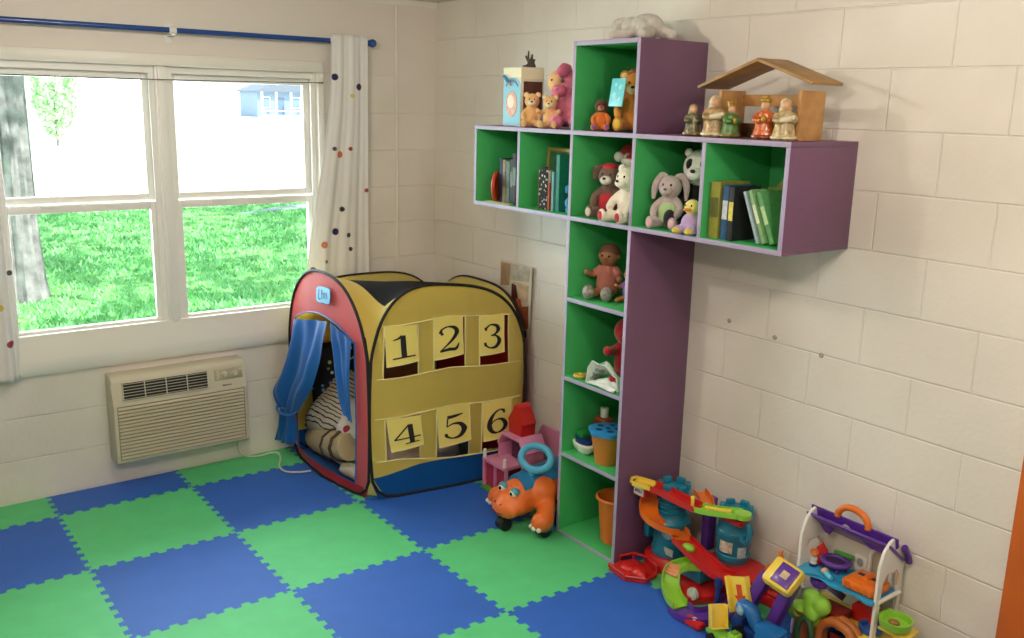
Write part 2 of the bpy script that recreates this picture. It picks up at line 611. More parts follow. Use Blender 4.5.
# ---- dotted curtains
def curtain_mat(name, dots):
    m = mat(name, '#f1efe9', .85, bump=.15, bscale=600)
    t = NT(m)
    p = t.n['Principled BSDF']
    uv = t.new('ShaderNodeUVMap'); uv.uv_map = 'flat'
    last = None
    for (x, z, r, c) in dots:
        d = t.new('ShaderNodeVectorMath', operation='DISTANCE')
        d.inputs[1].default_value = (x, z, 0)
        t.link(uv.outputs[0], d.inputs[0])
        l = t.new('ShaderNodeMath', operation='LESS_THAN'); l.inputs[1].default_value = r
        t.link(d.outputs['Value'], l.inputs[0])
        mx = t.new('ShaderNodeMixRGB')
        t.link(l.outputs[0], mx.inputs[0])
        if last: t.link(last, mx.inputs[1])
        else: mx.inputs[1].default_value = lin('#f6f4f2')
        mx.inputs[2].default_value = lin(c)
        last = mx.outputs[0]
    t.link(last, p.inputs['Base Color'])
    tl = t.new('ShaderNodeBsdfTranslucent', _Color=lin('#efece6'))
    ms = t.new('ShaderNodeMixShader'); ms.inputs[0].default_value = .2
    t.link(p.outputs[0], ms.inputs[1]); t.link(tl.outputs[0], ms.inputs[2])
    t.link(ms.outputs[0], t.n['Material Output'].inputs[0])
    return m
def curtain(name, label, m, xl, xr, zt, zb, folds, amp):
    """xl(t), xr(t): left and right edges at height fraction t (0 top)"""
    b = B()
    NU, NV = 90, 60
    def fn(u, t):
        z = zt + (zb - zt) * t
        x = xl(t) + (xr(t) - xl(t)) * u
        a = amp * (.55 + .45 * t)
        y = -.086 + .036 * min(1, t * 1.6) + a * sin(2 * pi * folds * u + 1.1 * sin(3 * u + t)) + .3 * a * sin(5 * pi * folds * u)
        if t < .02:
            y = -.086 + (y + .086) * .6
        x += .25 * a * cos(2 * pi * folds * u)
        return V((x, y, z))
    b.grid(fn, NU, NV)
    o = b.build(name, m, None, 80)
    uvl = o.data.uv_layers.new(name='flat')
    for lp in o.data.loops:
        c = o.data.vertices[lp.vertex_index].co
        uvl.data[lp.index].uv = (c.x, c.z)
    md = o.modifiers.new('thick', 'SOLIDIFY'); md.thickness = .0015
    tag(o, label, 'curtain', 'dotted white curtains')
NV_, PU, YE, OR, RD, DK = '#1a1d5c', '#35164a', '#e8cf4a', '#d8622c', '#a82c2c', '#2a2430'
mR = curtain_mat('dotted_curtain_cloth', [(-.664, 2.015, .017, NV_), (-.525, 1.968, .018, PU), (-.567, 1.921, .011, YE), (-.637, 1.614, .018, OR), (-.578, 1.644, .011, RD), (-.672, 1.645, .011, DK),
    (-.476, 1.417, .011, RD), (-.625, 1.32, .014, DK), (-.663, 1.198, .019, NV_), (-.592, 1.177, .013, DK), (-.736, 1.132, .018, OR), (-.581, 1.099, .012, DK), (-.726, 1.039, .010, DK), (-.80, 1.0, .014, DK),
    (-.62, .90, .017, RD), (-.70, .80, .016, NV_), (-.55, .78, .014, YE)])
def sm(a, b_, t):
    t = min(max((t - a) / (b_ - a), 0), 1); return t * t * (3 - 2 * t)
curtain('curtain', 'white curtain with coloured dots hanging right of the window behind the tent', mR, lambda t: -.69 - .17 * sm(.1, .95, t), lambda t: -.475 + .02 * t, 2.232, .61, 2.6, .012)
mL = curtain_mat('dotted_curtain_cloth_b', [(-2.248, 1.73, .016, DK), (-2.312, .958, .016, YE), (-2.284, .789, .016, '#8f1f33'), (-2.256, 1.109, .012, DK), (-2.40, 1.4, .018, OR), (-2.35, 1.25, .015, RD), (-2.45, 1.8, .015, PU), (-2.36, 2.0, .015, NV_)])
curtain('curtain', 'white curtain with coloured dots cut by the left picture edge', mL, lambda t: -2.60 - .05 * t, lambda t: -2.255 + .015 * sin(2 * t), 2.232, .61, 4.5, .022)

# ================================================================ outside the window
M_lawn = mat('lawn_soil', '#6fae5c', .9, vary=.35, vscale=1.2)
b = B()
GZ = -.3
b.grid(lambda u, v: V((-14 + 60 * u, .17 + 14.6 * v, GZ + .05 * noise.noise(V((u * 30, v * 8, 0))))), 60, 30)
struct(b.build('lawn', M_lawn))
def grass():
    b = B()
    rnd = random.Random(3)
    bm = b.bm
    for k in range(26000):
        y = 3.2 + 11.6 * rnd.random() ** 1.4
        xc = -2.886 + (y + 4.64) * .36
        x = xc + (rnd.random() - .5) * (3.4 + .42 * y)
        if (x + 1.26) ** 2 + (y - 6.45) ** 2 < .09: continue
        h = .03 + .05 * rnd.random()
        a = rnd.random() * 6.28
        wv = .009 + .0016 * y
        dx, dy = cos(a) * wv, sin(a) * wv
        lx, ly = (rnd.random() - .5) * .09, (rnd.random() - .5) * .09
        z = GZ + .0
        q = [bm.verts.new(c) for c in ((x - dx, y - dy, z), (x + dx, y + dy, z), (x + lx, y + ly, z + h))]
        f = bm.faces.new(q)
        f.material_index = rnd.randrange(3)
    o = b.build('grass', [mat('grass_a', '#7cc27c', .9), mat('grass_b', '#84c884', .9), mat('grass_c', '#90cc8c', .9)])
    tag(o, 'green lawn grass growing outside the window', 'grass', kind='stuff')
grass()
b = B(); b.span((-80, 14.75, GZ - .2), (200, 320, GZ + .02)); struct(b.build('road', mat('pale_concrete', '#e6e2d8', .8, vary=.05, vscale=1)))
# asphalt strip showing at the right
b = B(); b.prism([(3.6, 12.9), (9, 14.4), (9, 15.4), (4.6, 13.6)], .03, Matrix.Translation((0, 0, GZ + .01))); struct(b.build('path', mat('asphalt', '#8f97a6', .9)))

M_bark = mat('bark', '#8d8789', .95, bump=1, bscale=14, vary=.45, vscale=7)
def shade_tree(x, y):
    r = thing('shade_tree', 'big tree with grey bark standing in the lawn outside the left window', 'tree', (x, y, GZ))
    b = B()
    rnd = random.Random(5)
    def trunk(u, t):
        a = 2 * pi * u
        flare = .06 * math.exp(-t * 14)
        rr = .20 - .015 * t + flare * (1 + .35 * sin(5 * a + 1)) + .018 * sin(11 * a + 6 * t) + .012 * sin(23 * a - 9 * t)
        return V((rr * cos(a), rr * sin(a) , 4.6 * t - .05))
    b.grid(trunk, 48, 30, wrap=True)
    for k in range(5):
        a = k * 1.26 + .3
        b.tube(catmull([(0, 0, 3.9 + .1 * k), (1.2 * cos(a), 1.2 * sin(a), 5.2), (3.3 * cos(a), 3.3 * sin(a), 6.2), (5 * cos(a), 5 * sin(a), 6.6)], 4), [.15, .05], 8)
    b.build('trunk', M_bark, r)
    b = B()
    for k in range(5200):
        rad = 8.5 * sqrt(rnd.random())
        a = rnd.random() * 6.283
        z = 5.4 + 2.6 * rnd.random() * (1 - (rad / 9) ** 2) + rnd.random() * .5
        c = V((rad * cos(a) + 2.5, rad * sin(a) + 2.5, z))
        if noise.noise(c * .42) > .22:
            continue
        m = rot(c, rnd.random() * 70 - 35, rnd.random() * 70 - 35, rnd.random() * 360)
        s_ = .16 + .12 * rnd.random()
        b.bm.faces.new([b.bm.verts.new(m @ V((p[0] * s_, p[1] * s_, 0))) for p in ((-1, 0), (0, -.6), (1, 0), (0, .6))])
    b.build('crown', mat('leaf', '#4f8f3a', .7), r)
shade_tree(-1.26, 6.45)

def bush(x, y, h, wd, label, col, seed, name='leafy_bush'):
    r = thing(name, label, 'bush', (x, y, GZ))
    rnd = random.Random(seed)
    b = B()
    for k in range(1500):
        d = V((rnd.gauss(0, 1), rnd.gauss(0, 1), rnd.gauss(0, 1))).normalized() * (.55 + .45 * rnd.random())
        c = V((d.x * wd, d.y * wd, h * .55 + d.z * h * .5))
        m = rot(c, rnd.random() * 180, rnd.random() * 180, rnd.random() * 360)
        s_ = .07 + .10 * rnd.random()
        b.bm.faces.new([b.bm.verts.new(m @ V((p[0] * s_, p[1] * s_, 0))) for p in ((-1, 0), (0, -.6), (1, 0), (0, .6))])
    b.build('leaves', mat(name + col, col, .7), r)
    b = B(); b.cyl((0, 0, -.1), (0, 0, h * .6), .07); b.build('stem', M_bark, r)
bush(5.6, 40, 4.6, .95, 'green leafy tree far outside, seen through the upper left window pane', '#a6d69a', 4)
bush(52.5, 106.5, 1.5, 2.2, 'low green bush in front of the distant grey blue house', '#5fa35c', 9, 'low_bush')
def house():
    r = thing('distant_house', 'distant grey blue house with a white porch seen through the upper right pane', 'house', (46.2, 112, GZ + .3))
    b = B(); b.span((-3.2, 0, -.3), (5.5, 6, 3.0)); b.build('wall', mat('house_siding', '#8296ad', .8), r)
    b = B(); b.prism([(-3.6, 0), (5.9, 0), (5.9, .1), (1.2, 2.2), (-3.6, .1)], 7, frame((0, 6.4, 2.9), (1, 0, 0), (0, -1, 0))); b.build('roof', mat('house_roof', '#66707e', .9), r)
    for x0, x1 in ((-2.6, -1.5), (1.3, 2.6)):
        b = B(); b.span((x0, -.06, .9), (x1, 0, 2.3)); f = b.build('window', mat('house_trim', '#f1f1ee', .6), r)
        b = B(); b.span((x0 + .12, -.09, 1.0), (x1 - .12, -.06, 2.2)); b.build('pane', mat('house_pane', '#6f87a8', .2), f)
    b = B(); b.span((-.7, -.06, 0), (.4, 0, 2.2)); b.build('door', mat('house_door', '#5f7690', .5), r)
    for x in (-3.0, -1.1, .9, 3.0):
        b = B(); b.span((x - .1, -1.2, -.3), (x + .1, -1.0, 2.9)); b.build('porch_post', MATS['house_trim'], r)
    b = B(); b.span((-3.2, -1.3, .5), (3.2, -1.2, .62)); b.span((-3.2, -1.3, -.1), (3.2, -1.2, .02)); b.build('porch_rail', MATS['house_trim'], r)
house()
# ================================================================ air conditioner
def ac():
    r = thing('air_conditioner', 'beige through wall air conditioner below the window', 'air conditioner')
    M = mat('beige_plastic', '#c8c0a8', .45, bump=.06, bscale=500)
    Md = mat('beige_side', '#cbc1a5', .45)
    x0, x1 = -1.885, -1.222
    b = B()
    # outer case: profile in (depth, height), hollowed where the grille sits
    prof = [(0, .135), (.118, .135), (.128, .147), (.128, .432), (.124, .444), (.120, .452), (.108, .545), (.096, .566), (.080, .574), (0, .574)]
    b.prism([(d, z) for d, z in prof], x1 - x0, frame((x1, 0, 0), (0, -1, 0), (-1, 0, 0)), bev=.008)
    b.build('housing', M, r, 35)
    slope = frame((0, -.1135, .5), (1, 0, 0), (0, -1, .12))
    # vent: dark recess and thin vanes
    vx0, vx1 = -1.835, -1.425
    b = B(); b.box(((vx0 + vx1) / 2, .0, .0035), (vx1 - vx0, .084, .007), slope, .002); g = b.build('vent_grille', mat('vent_dark', '#1b1a18', .6), r)
    b = B()
    for k in range(6):
        b.box(((vx0 + vx1) / 2, -.036 + .0144 * k, .009), (vx1 - vx0, .0022, .006), slope)
    for k in range(5):
        x = vx0 + (vx1 - vx0) * k / 4
        b.box((x, 0, .010), (.004, .084, .006), slope)
    b.box(((vx0 + vx1) / 2, .044, .008), (vx1 - vx0 + .01, .004, .01), slope); b.box(((vx0 + vx1) / 2, -.044, .008), (vx1 - vx0 + .01, .004, .01), slope)
    b.build('vane', mat('vane_beige', '#cfc7b2', .5), g)
    # control panel with knobs
    b = B(); b.box((-1.315, .012, .002), (.145, .056, .006), slope, .002); c = b.build('control_panel', mat('control_grey', '#b5aa8e', .4), r)
    for x in (-1.338, -1.285):
        b = B(); b.lathe([(0, .018), (.011, .018), (.0135, .003), (.016, .002), (.016, 0)], slope @ Matrix.Translation((x, .012, .004)), 18); b.box((x, .012, .02), (.004, .02, .006), slope, .001)
        b.build('knob', mat('knob_beige', '#c9c0aa', .4), c)
    b = B()
    for k in range(5):
        b.box((-1.372 + .004 * (k % 2), -.006 + .009 * k, .0055), (.012, .0025, .001), slope)
    for k in range(4):
        b.box((-1.262 + .006 * k, .03 - .004 * (k % 2), .0055), (.003, .006, .001), slope)
    b.build('printed_marking_pattern', mat('pale_print', '#ded8c6', .5), c)
    b = B()
    b.ribbon([(-1.35, -.048), (-1.344, -.041), (-1.34, -.048), (-1.334, -.042), (-1.33, -.048), (-1.322, -.042), (-1.316, -.048), (-1.308, -.043), (-1.303, -.048)], [.0035], .001, slope @ Matrix.Translation((0, 0, .001)))
    b.build('brand_mark', mat('print_dark', '#3a352c', .5), r)
    # louvred front
    b = B()
    n = 15
    for k in range(n):
        z = .163 + k * .0178
        b.prism([(0, 0), (.011, .002), (.011, .006), (0, .0135)], .62, frame((-1.245, -.1275, z), (0, -1, 0), (-1, 0, 0)))
    b.build('louver_panel', mat('louver_beige', '#c4bba3', .45), r)
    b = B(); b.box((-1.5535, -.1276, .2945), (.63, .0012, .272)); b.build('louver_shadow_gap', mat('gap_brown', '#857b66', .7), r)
    b = B(); b.tube(catmull([(-1.26, -.04, .14), (-1.255, -.04, .09), (-1.245, -.035, .04), (-1.20, -.03, .007), (-1.135, -.055, .006), (-1.08, -.045, .006), (-1.045, -.07, .006), (-1.065, -.15, .006), (-1.115, -.25, .006), (-1.115, -.335, .006), (-1.06, -.385, .006), (-1.005, -.405, .008)], 6), .0048, 8)
    b.build('power_cord', mat('white_cord', '#d8d2c2', .5), r)
ac()

# ================================================================ poster
def poster():
    r = thing('wall_poster', 'glossy brown and white picture poster taped to the wall behind the tent', 'poster')
    b = B()
    def fn(u, v):
        curl = .012 * max(0, u - .75) ** 2 * 16 + .004 * sin(pi * v)
        return V((-.004 - curl, -.675 - .295 * u, 1.085 - .45 * v))
    b.sheet(fn, 14, 14, .001)
    b.build('paper', mat('poster_paper', '#d9cfb9', .35), r, 80)
    # local x runs to +y mirrored: (y, z) pairs
    def patch(pts, c, k):
        q = B(); q.prism([(-y, z) for y, z in pts], .0008, frame((-.0098 - .0008 * k, 0, 0), (0, -1, 0), (-1, 0, 0)))
        q.build('picture', mat('poster_' + c[1:], c, .4, vary=.25, vscale=25), r)
    patch([(-.69, 1.075), (-.765, 1.075), (-.765, .96), (-.69, .95)], '#a98a68', 1)
    patch([(-.775, 1.08), (-.945, 1.08), (-.945, 1.005), (-.775, .99)], '#b7b3a0', 1)
    patch([(-.80, .985), (-.94, .985), (-.93, .90), (-.81, .89)], '#cbb392', 2)
    patch([(-.79, .975), (-.83, .97), (-.85, .90), (-.88, .86), (-.86, .78), (-.79, .80)], '#4d261d', 3)
    patch([(-.83, .90), (-.87, .905), (-.885, .865), (-.85, .85)], '#b35c3a', 4)
    patch([(-.86, .86), (-.95, .88), (-.945, .76), (-.87, .74)], '#8d5433', 4)
    patch([(-.88, .74), (-.92, .745), (-.93, .71), (-.89, .70)], '#30201c', 4)
poster()
# ================================================================ cross shaped cube shelf
M_pur = mat('purple_paint', '#74506e', .5, bump=.06, bscale=90, vary=.04, vscale=5)
M_grn = mat('green_paint', '#43b064', .5, bump=.05, bscale=90, vary=.03, vscale=5)
M_lil = mat('lilac_edge', '#a79bb8', .55, bump=.1, bscale=150)
SD = .37                                   # depth
Y = [-.947, -1.297, -1.652, -2.040, -2.385, -2.752]
ZA, ZB, ZT = 1.425, 1.797, 2.150
def shelf():
    r = thing('cube_shelf', 'cross shaped purple and green cube shelf standing against the block wall', 'shelf')
    TH = .018
    def panel(name, a, c, inside):
        """board from a to c; inside(normal) says which faces are green"""
        b = B()
        b.span(a, c, .0012)
        for f in b.bm.faces:
            f.normal_update()
            n = f.normal
            if n.x < -.6:
                f.material_index = 2
            elif inside(n):
                f.material_index = 1
        bb = b.build(name, [M_pur, M_grn, M_lil], r)
        return bb
    x0, x1 = -SD, -.006
    anyf = lambda n: True
    # column
    panel('side_panel', (x0, Y[2] - TH, 0), (x1, Y[2], ZA), lambda n: n.y < -.5)
    panel('side_panel', (x0, Y[3], 0), (x1, Y[3] + TH, ZA), lambda n: n.y > .5)
    for k, z in enumerate((0, .373, .725, 1.077)):
        panel('shelf_board', (x0, Y[3] + TH, z), (x1, Y[2] - TH, z + TH), anyf)
    # arm
    panel('bottom_board', (x0, Y[5], ZA), (x1, Y[0], ZA + TH), lambda n: n.z > .5)
    panel('top_board', (x0, Y[5], ZB - TH), (x1, Y[0], ZB), lambda n: n.z < -.5)
    panel('end_panel', (x0, Y[0] - TH, ZA + TH), (x1, Y[0], ZB - TH), lambda n: n.y < -.5)
    panel('end_panel', (x0, Y[5], ZA + TH), (x1, Y[5] + TH, ZB - TH), lambda n: n.y > .5)
    for y in (Y[1], Y[2] - TH / 2, Y[3] + TH / 2, Y[4]):
        panel('divider', (x0, y - TH / 2, ZA + TH), (x1, y + TH / 2, ZB - TH), anyf)
    # top cube
    panel('side_panel', (x0, Y[2] - TH, ZB), (x1, Y[2], ZT), lambda n: n.y < -.5)
    panel('side_panel', (x0, Y[3], ZB), (x1, Y[3] + TH, ZT), lambda n: n.y > .5)
    panel('top_board', (x0, Y[3] + TH, ZT - TH), (x1, Y[2] - TH, ZT), lambda n: n.z < -.5)
    b = B()
    b.span((x1, Y[3], 0), (-.001, Y[2], ZA)); b.span((x1, Y[5], ZA), (-.001, Y[0], ZB)); b.span((x1, Y[3], ZB), (-.001, Y[2], ZT))
    for f in b.bm.faces:
        f.normal_update()
        f.material_index = 0 if f.normal.x < -.5 else 1
    b.build('back_panel', [M_grn, M_pur], r)
shelf()
# ================================================================ pop-up play tent
M_yel = nylon('yellow_nylon', '#fae67e')
M_yel2 = mat('yellow_seam', '#f2e4a0', .55)
M_pink = nylon('coral_nylon', '#fb7f88')
M_red = nylon('red_nylon', '#cc1f2a')
M_blu = nylon('blue_nylon', '#0a62b4')
M_nvy = nylon('deep_blue_nylon', '#1272c6')
M_blk = mat('black_tape', '#131115', .7)
def tent():
    r = thing('play_tent', 'yellow, pink and blue pop-up play tent with number flaps in the corner', 'play tent')
    K = {'near': V((-.920, -.888, 0)), 'front': V((-.906, -.903, 0)), 'right': V((-.085, -1.0, 0)), 'rear': V((-.06, -.135, 0)), 'left': V((-.955, -.085, 0))}
    FACE = {'num': ('front', 'right'), 'side': ('right', 'rear'), 'back': ('rear', 'left'), 'door': ('left', 'near')}
    BOW = {'num': .022, 'door': .03, 'back': .0, 'side': .02}
    ZC = .66
    def arch(u, k='num'):            # height of the arch over u in 0..1
        q = abs(2 * u - 1)
        zp, n = {'num': (1.043, 3.0), 'door': (1.07, 2.3), 'back': (.962, 3.2), 'side': (.962, 3.2)}[k]
        z = ZC + (zp - ZC) * sqrt(max(0, 1 - q ** n))
        if k == 'num':
            z += .10 * (.5 - u) * sin(pi * min(max(u, 0), 1)) ** .5 if 0 < u < 1 else 0
        return z
    def P(k, u, z, out=0.0):
        a, c = K[FACE[k][0]], K[FACE[k][1]]
        e = (c - a).normalized()
        n = V((e.y, -e.x, 0))
        inset = .035 * max(0, 1 - z / .12) ** 2 / .85
        uu = u * (1 - 2 * inset) + inset
        uc = min(max(u, 0), 1)
        o_ = out + BOW[k] * sin(pi * uc) * (.4 + .6 * sin(pi * min(z / 1.0, 1)))
        if k == 'door':
            o_ += .03 * sin(pi * uc) * max(0, 1 - z / .35)
        side = .018 * sin(pi * min(z / .8, 1)) * (2 * u - 1) ** 3 if k != 'back' else 0
        return a + (c - a) * uu + e * side + n * o_ + V((0, 0, z))
    NRM = {}
    for k_, (a_, c_) in FACE.items():
        e_ = (K[c_] - K[a_]).normalized()
        NRM[k_] = V((e_.y, -e_.x, 0))
    wr = lambda p: .004 * noise.noise(p * 9) + .0025 * noise.noise(p * 23)
    ZR = 1.0
    def col_face(k, b, nu, rows, skip=None):
        """cloth face from strips: rows(u) lists (height, material) breaks up to the arch"""
        us = sorted(nu)
        def pt(u, z):
            p = P(k, u, z)
            return p + NRM[k] * wr(p)
        cache = {}
        def vert(u, z):
            key = (round(u, 5), round(z, 5))
            if key not in cache:
                cache[key] = b.bm.verts.new(pt(u, z))
            return cache[key]
        for u0, u1 in zip(us, us[1:]):
            um = (u0 + u1) / 2
            r0, r1 = rows(u0), rows(u1)
            for q in range(len(r0) - 1):
                za0, zb0, za1, zb1 = r0[q][0], r0[q + 1][0], r1[q][0], r1[q + 1][0]
                if skip and skip(um, q):
                    continue
                n = 5
                for j in range(n):
                    A = [vert(u0, za0 + (zb0 - za0) * j / n), vert(u1, za1 + (zb1 - za1) * j / n),
                         vert(u1, za1 + (zb1 - za1) * (j + 1) / n), vert(u0, za0 + (zb0 - za0) * (j + 1) / n)]
                    A = list(dict.fromkeys(A))
                    if len(A) > 2:
                        f = b.bm.faces.new(A)
                        f.material_index = r0[q][1]
        bmesh.ops.solidify(b.bm, geom=b.bm.faces[:], thickness=.0015)
    # ---- number face
    X = lambda u: u
    holes = [(.073, .280), (.377, .582), (.680, .884)]
    holes2 = [(.088, .293), (.397, .617), (.705, .908)]
    hz = [(.610, .866), (.633, .890), (.614, .868)]
    hz2 = [(.195, .413), (.160, .437), (.150, .424)]
    us = {i / 40 for i in range(41)}
    for a, c in holes + holes2:
        us |= {X(a), X(c)}
    def lerp_list(L, u):
        xs = [X((a + c) / 2) for a, c in holes]
        if u <= xs[0]: return L[0]
        if u >= xs[2]: return L[2]
        i = 0 if u < xs[1] else 1
        t = (u - xs[i]) / (xs[i + 1] - xs[i])
        return L[i] * (1 - t) + L[i + 1] * t
    band = lambda u: .115 + .042 * sm(0, .35, u)
    def rows_num(u):
        top = max(arch(u), .02)
        hs = [0, band(u), max(lerp_list([a for a, c in hz2], u), band(u) + .004), lerp_list([c for a, c in hz2], u), lerp_list([a for a, c in hz], u), lerp_list([c for a, c in hz], u), top]
        hs = [min(h, top) for h in hs]
        return list(zip(hs, [1, 0, 0, 0, 0, 0, 0]))
    def skip_num(u, q):
        if q == 4: return any(X(a) < u < X(c) for a, c in holes)
        if q == 2: return any(X(a) < u < X(c) for a, c in holes2)
    b = B(); col_face('num', b, us, rows_num, skip_num); b.build('number_wall', [M_yel, M_nvy], r, 60)
    # hems round the openings
    b = B()
    def hem(u0, z0, u1, z1):
        b.tube([P('num', u0 + (u1 - u0) * t / 6, z0 + (z1 - z0) * t / 6, .003) for t in range(7)], .0035, 6)
    for (a, c), (z0, z1) in list(zip(holes, hz)) + list(zip(holes2, hz2)):
        hem(X(a), z0, X(a), z1); hem(X(c), z0, X(c), z1)
    for L in (hz, hz2):
        for e in (0, 1):
            pts = [P('num', u / 30, lerp_list([q[e] for q in L], u / 30), .003) for u in range(1, 30) if arch(u / 30) > L[0][e] + .02]
            b.tube(pts, .0035, 6)
    b.build('hem', M_yel2, r)
    # ---- flaps with digits
    D = {1: [([(.12, .80), (.28, .86), (.40, .96)], [.03, .07, .10]), ([(.42, .97), (.42, .5), (.42, .06)], [.16]), ([(.08, .035), (.42, .05), (.76, .035)], [.05, .07, .05])],
         2: [([(.10, .74), (.16, .89), (.36, .975), (.58, .91), (.66, .72), (.52, .48), (.28, .25), (.08, .06)], [.12, .06, .05, .13, .16, .11, .05, .05]), ([(.07, .05), (.35, .085), (.60, .06), (.72, .27)], [.07, .12, .12, .02]), ([(.10, .72), (.18, .76)], [.15])],
         3: [([(.12, .80), (.30, .965), (.55, .91), (.62, .74), (.50, .58), (.32, .53)], [.08, .05, .13, .16, .07, .03]), ([(.32, .53), (.54, .49), (.66, .28), (.52, .06), (.28, .03), (.09, .17)], [.03, .07, .17, .13, .05, .08]), ([(.09, .80), (.17, .82)], [.14]), ([(.06, .18), (.15, .20)], [.14])],
         4: [([(.50, .98), (.28, .64), (.04, .30)], [.05, .05, .05]), ([(.03, .30), (.40, .30), (.80, .30)], [.06]), ([(.53, .98), (.53, .5), (.53, .05)], [.15]), ([(.32, .03), (.53, .045), (.74, .03)], [.04, .06, .04])],
         5: [([(.20, .97), (.17, .75), (.15, .52)], [.04]), ([(.20, .90), (.42, .93), (.64, .985)], [.13, .11, .03]), ([(.15, .52), (.34, .62), (.56, .56), (.67, .32), (.54, .08), (.30, .03), (.10, .16)], [.03, .06, .13, .18, .13, .05, .08]), ([(.07, .18), (.16, .20)], [.14])],
         6: [([(.62, .90), (.48, .97), (.30, .86), (.14, .60), (.10, .32), (.20, .09), (.38, .025), (.58, .12), (.66, .32), (.56, .53), (.38, .58), (.22, .50), (.14, .36)], [.11, .05, .07, .14, .17, .13, .05, .12, .16, .12, .05, .04, .03]), ([(.58, .86), (.65, .87)], [.13])]}
    def flap(n, a, c, zt, zb_l, zb_r, xs_, tilt):
        """cloth flap hanging in an opening: top from a to c at zt, lower corners zb_l / zb_r"""
        f = B()
        def pt(u, v, out=0.0):
            uu = a + (c - a) * u + xs_ * v
            zb = zb_l + (zb_r - zb_l) * u
            z = zt + (zb - zt) * v
            return P('num', uu, z, .004 + tilt * v ** 1.5 + .006 * sin(pi * u) * v + out + .003 * noise.noise(V((uu * 12, z * 14, n))))
        f.sheet(pt, 12, 14, .0015)
        o = f.build('number_flap', M_yel, r, 60)
        q = B()
        q.tube([pt(i / 12, 1, .001) for i in range(13)], .003, 6); q.tube([pt(1, i / 12, .001) for i in range(13)], .0025, 6); q.tube([pt(0, i / 12, .001) for i in range(13)], .0025, 6)
        q.build('flap_hem', M_yel2, o)
        d = B()
        for pts, wd in D[n]:
            d.ribbon(pts, wd, .0012, Matrix.Identity(4))
        xs2 = .13 / .80 if False else 1
        for v in d.bm.verts:
            gx, gy, h = v.co
            v.co = pt(.10 + gx * 1.04, .85 - gy * .62, .0018 + h)
        d.build('digit', mat('digit_black', '#1a1620', .6), o)
    flap(1, .076, .268, .864, .672, .690, .012, .010)
    flap(2, .378, .562, .888, .680, .698, .002, .008)
    flap(3, .682, .850, .874, .676, .680, -.006, .012)
    flap(4, .094, .290, .410, .243, .262, .020, .012)
    flap(5, .400, .612, .436, .228, .246, .010, .012)
    flap(6, .708, .900, .424, .218, .226, .004, .012)
    # ---- door face: coral cloth round a curved doorway
    d0, d1 = .10, .875
    def door_top(u):
        t = (u - d0) / (d1 - d0)
        return .775 + .085 * sin(pi * min(max(t, 0), 1)) ** .8 - .01 * t
    us2 = {i / 40 for i in range(41)} | {d0, d1}
    def rows_door(u):
        top = arch(u, 'door')
        s_ = .055
        hs = [0, s_, door_top(min(max(u, d0), d1)), top]
        if top < hs[2]: hs[2] = top - .001
        return list(zip(hs, [1, 0, 0, 0]))
    b = B(); col_face('door', b, us2, rows_door, lambda u, q: q == 1 and d0 < u < d1); b.build('door_wall', [M_pink, mat('red_hem', '#d8333c', .5, sheen=.15)], r, 60)
    b = B()
    b.tube([P('door', d0, z / 10 * .72 + .055, .003) for z in range(11)] + [P('door', d0 + (d1 - d0) * i / 20, door_top(d0 + (d1 - d0) * i / 20), .003) for i in range(21)] + [P('door', d1, .055 + (10 - z) / 10 * .72, .003) for z in range(11)], .004, 6)
    b.build('door_binding', M_nvy, r)
    # badge
    b = B()
    m = frame(P('door', .535, .960, .012), (0, -1, .08), (-1, 0, .1))
    sg = lambda q: math.copysign(abs(q) ** .45, q)
    b.prism([(.078 * sg(cos(t * pi / 16)) * (1 + .05 * sin(5 * t)), .040 * sg(sin(t * pi / 16)) * (1 + .10 * cos(3 * t))) for t in range(32)], .003, m)
    g = b.build('badge', mat('badge_blue', '#3fa9dd', .5), r)
    b = B()
    m2 = m @ Matrix.Translation((0, 0, .003))
    for pts in ([(-.046, .026), (-.050, -.02), (-.024, -.022)], [(-.022, .012), (-.012, .024), (-.012, -.012), (-.002, -.018)], [(-.022, .004), (-.002, .006)], [(.006, .004), (.014, -.014), (.024, -.002), (.014, .012), (.006, .004)], [(.044, .012), (.034, .008), (.046, -.006), (.034, -.016)]):
        b.ribbon(pts, [.007], .001, m2)
    b.build('badge_lettering', mat('badge_navy', '#173a86', .5), g)
    # ---- back and far side
    def rows_plain(u):
        return [(0, 1), (.12, 0), (arch(u, 'back'), 0)]
    us3 = {i / 20 for i in range(21)}
    b = B(); col_face('back', b, us3, rows_plain); b.build('back_wall', [M_yel, M_nvy], r, 60)
    b = B(); col_face('side', b, us3, rows_plain); b.build('red_side_wall', [M_red, M_red], r, 60)
    # ---- roof slung between the four arches, dark mesh in the middle
    def roof(u, v):
        base = (K['near'] * (1 - u) + K['right'] * u) * (1 - v) + (K['left'] * (1 - u) + K['rear'] * u) * v
        ed = [(v, 'num', u), (1 - v, 'back', 1 - u), (u, 'door', 1 - v), (1 - u, 'side', v)]
        W = Z = 0
        off = V((0, 0, 0))
        for d, k, q in ed:
            wv = 1 / max(d, 1e-3) ** 1.5
            W += wv; Z += wv * arch(q, k)
            off += (P(k, q, arch(q, k)) - K['near' if k == 'num' else FACE[k][0]].lerp(K[FACE[k][1]], q)).to_2d().to_3d() * max(0, 1 - d / .25) ** 2
        z = Z / W - .03 * (16 * u * (1 - u) * v * (1 - v)) ** .8
        return base + off + V((0, 0, z - .002))
    b = B()
    g = b.grid(roof, 36, 36)
    b.bm.faces.index_update()
    for f in b.bm.faces:
        iu, iv = f.index // 36, f.index % 36
        if 4 < iu < 30 and 2 < iv < 27:
            f.material_index = 1
    bmesh.ops.solidify(b.bm, geom=b.bm.faces[:], thickness=.0015)
    b.build('roof', [M_yel, mat('black_mesh', '#17161a', .8)], r, 60)
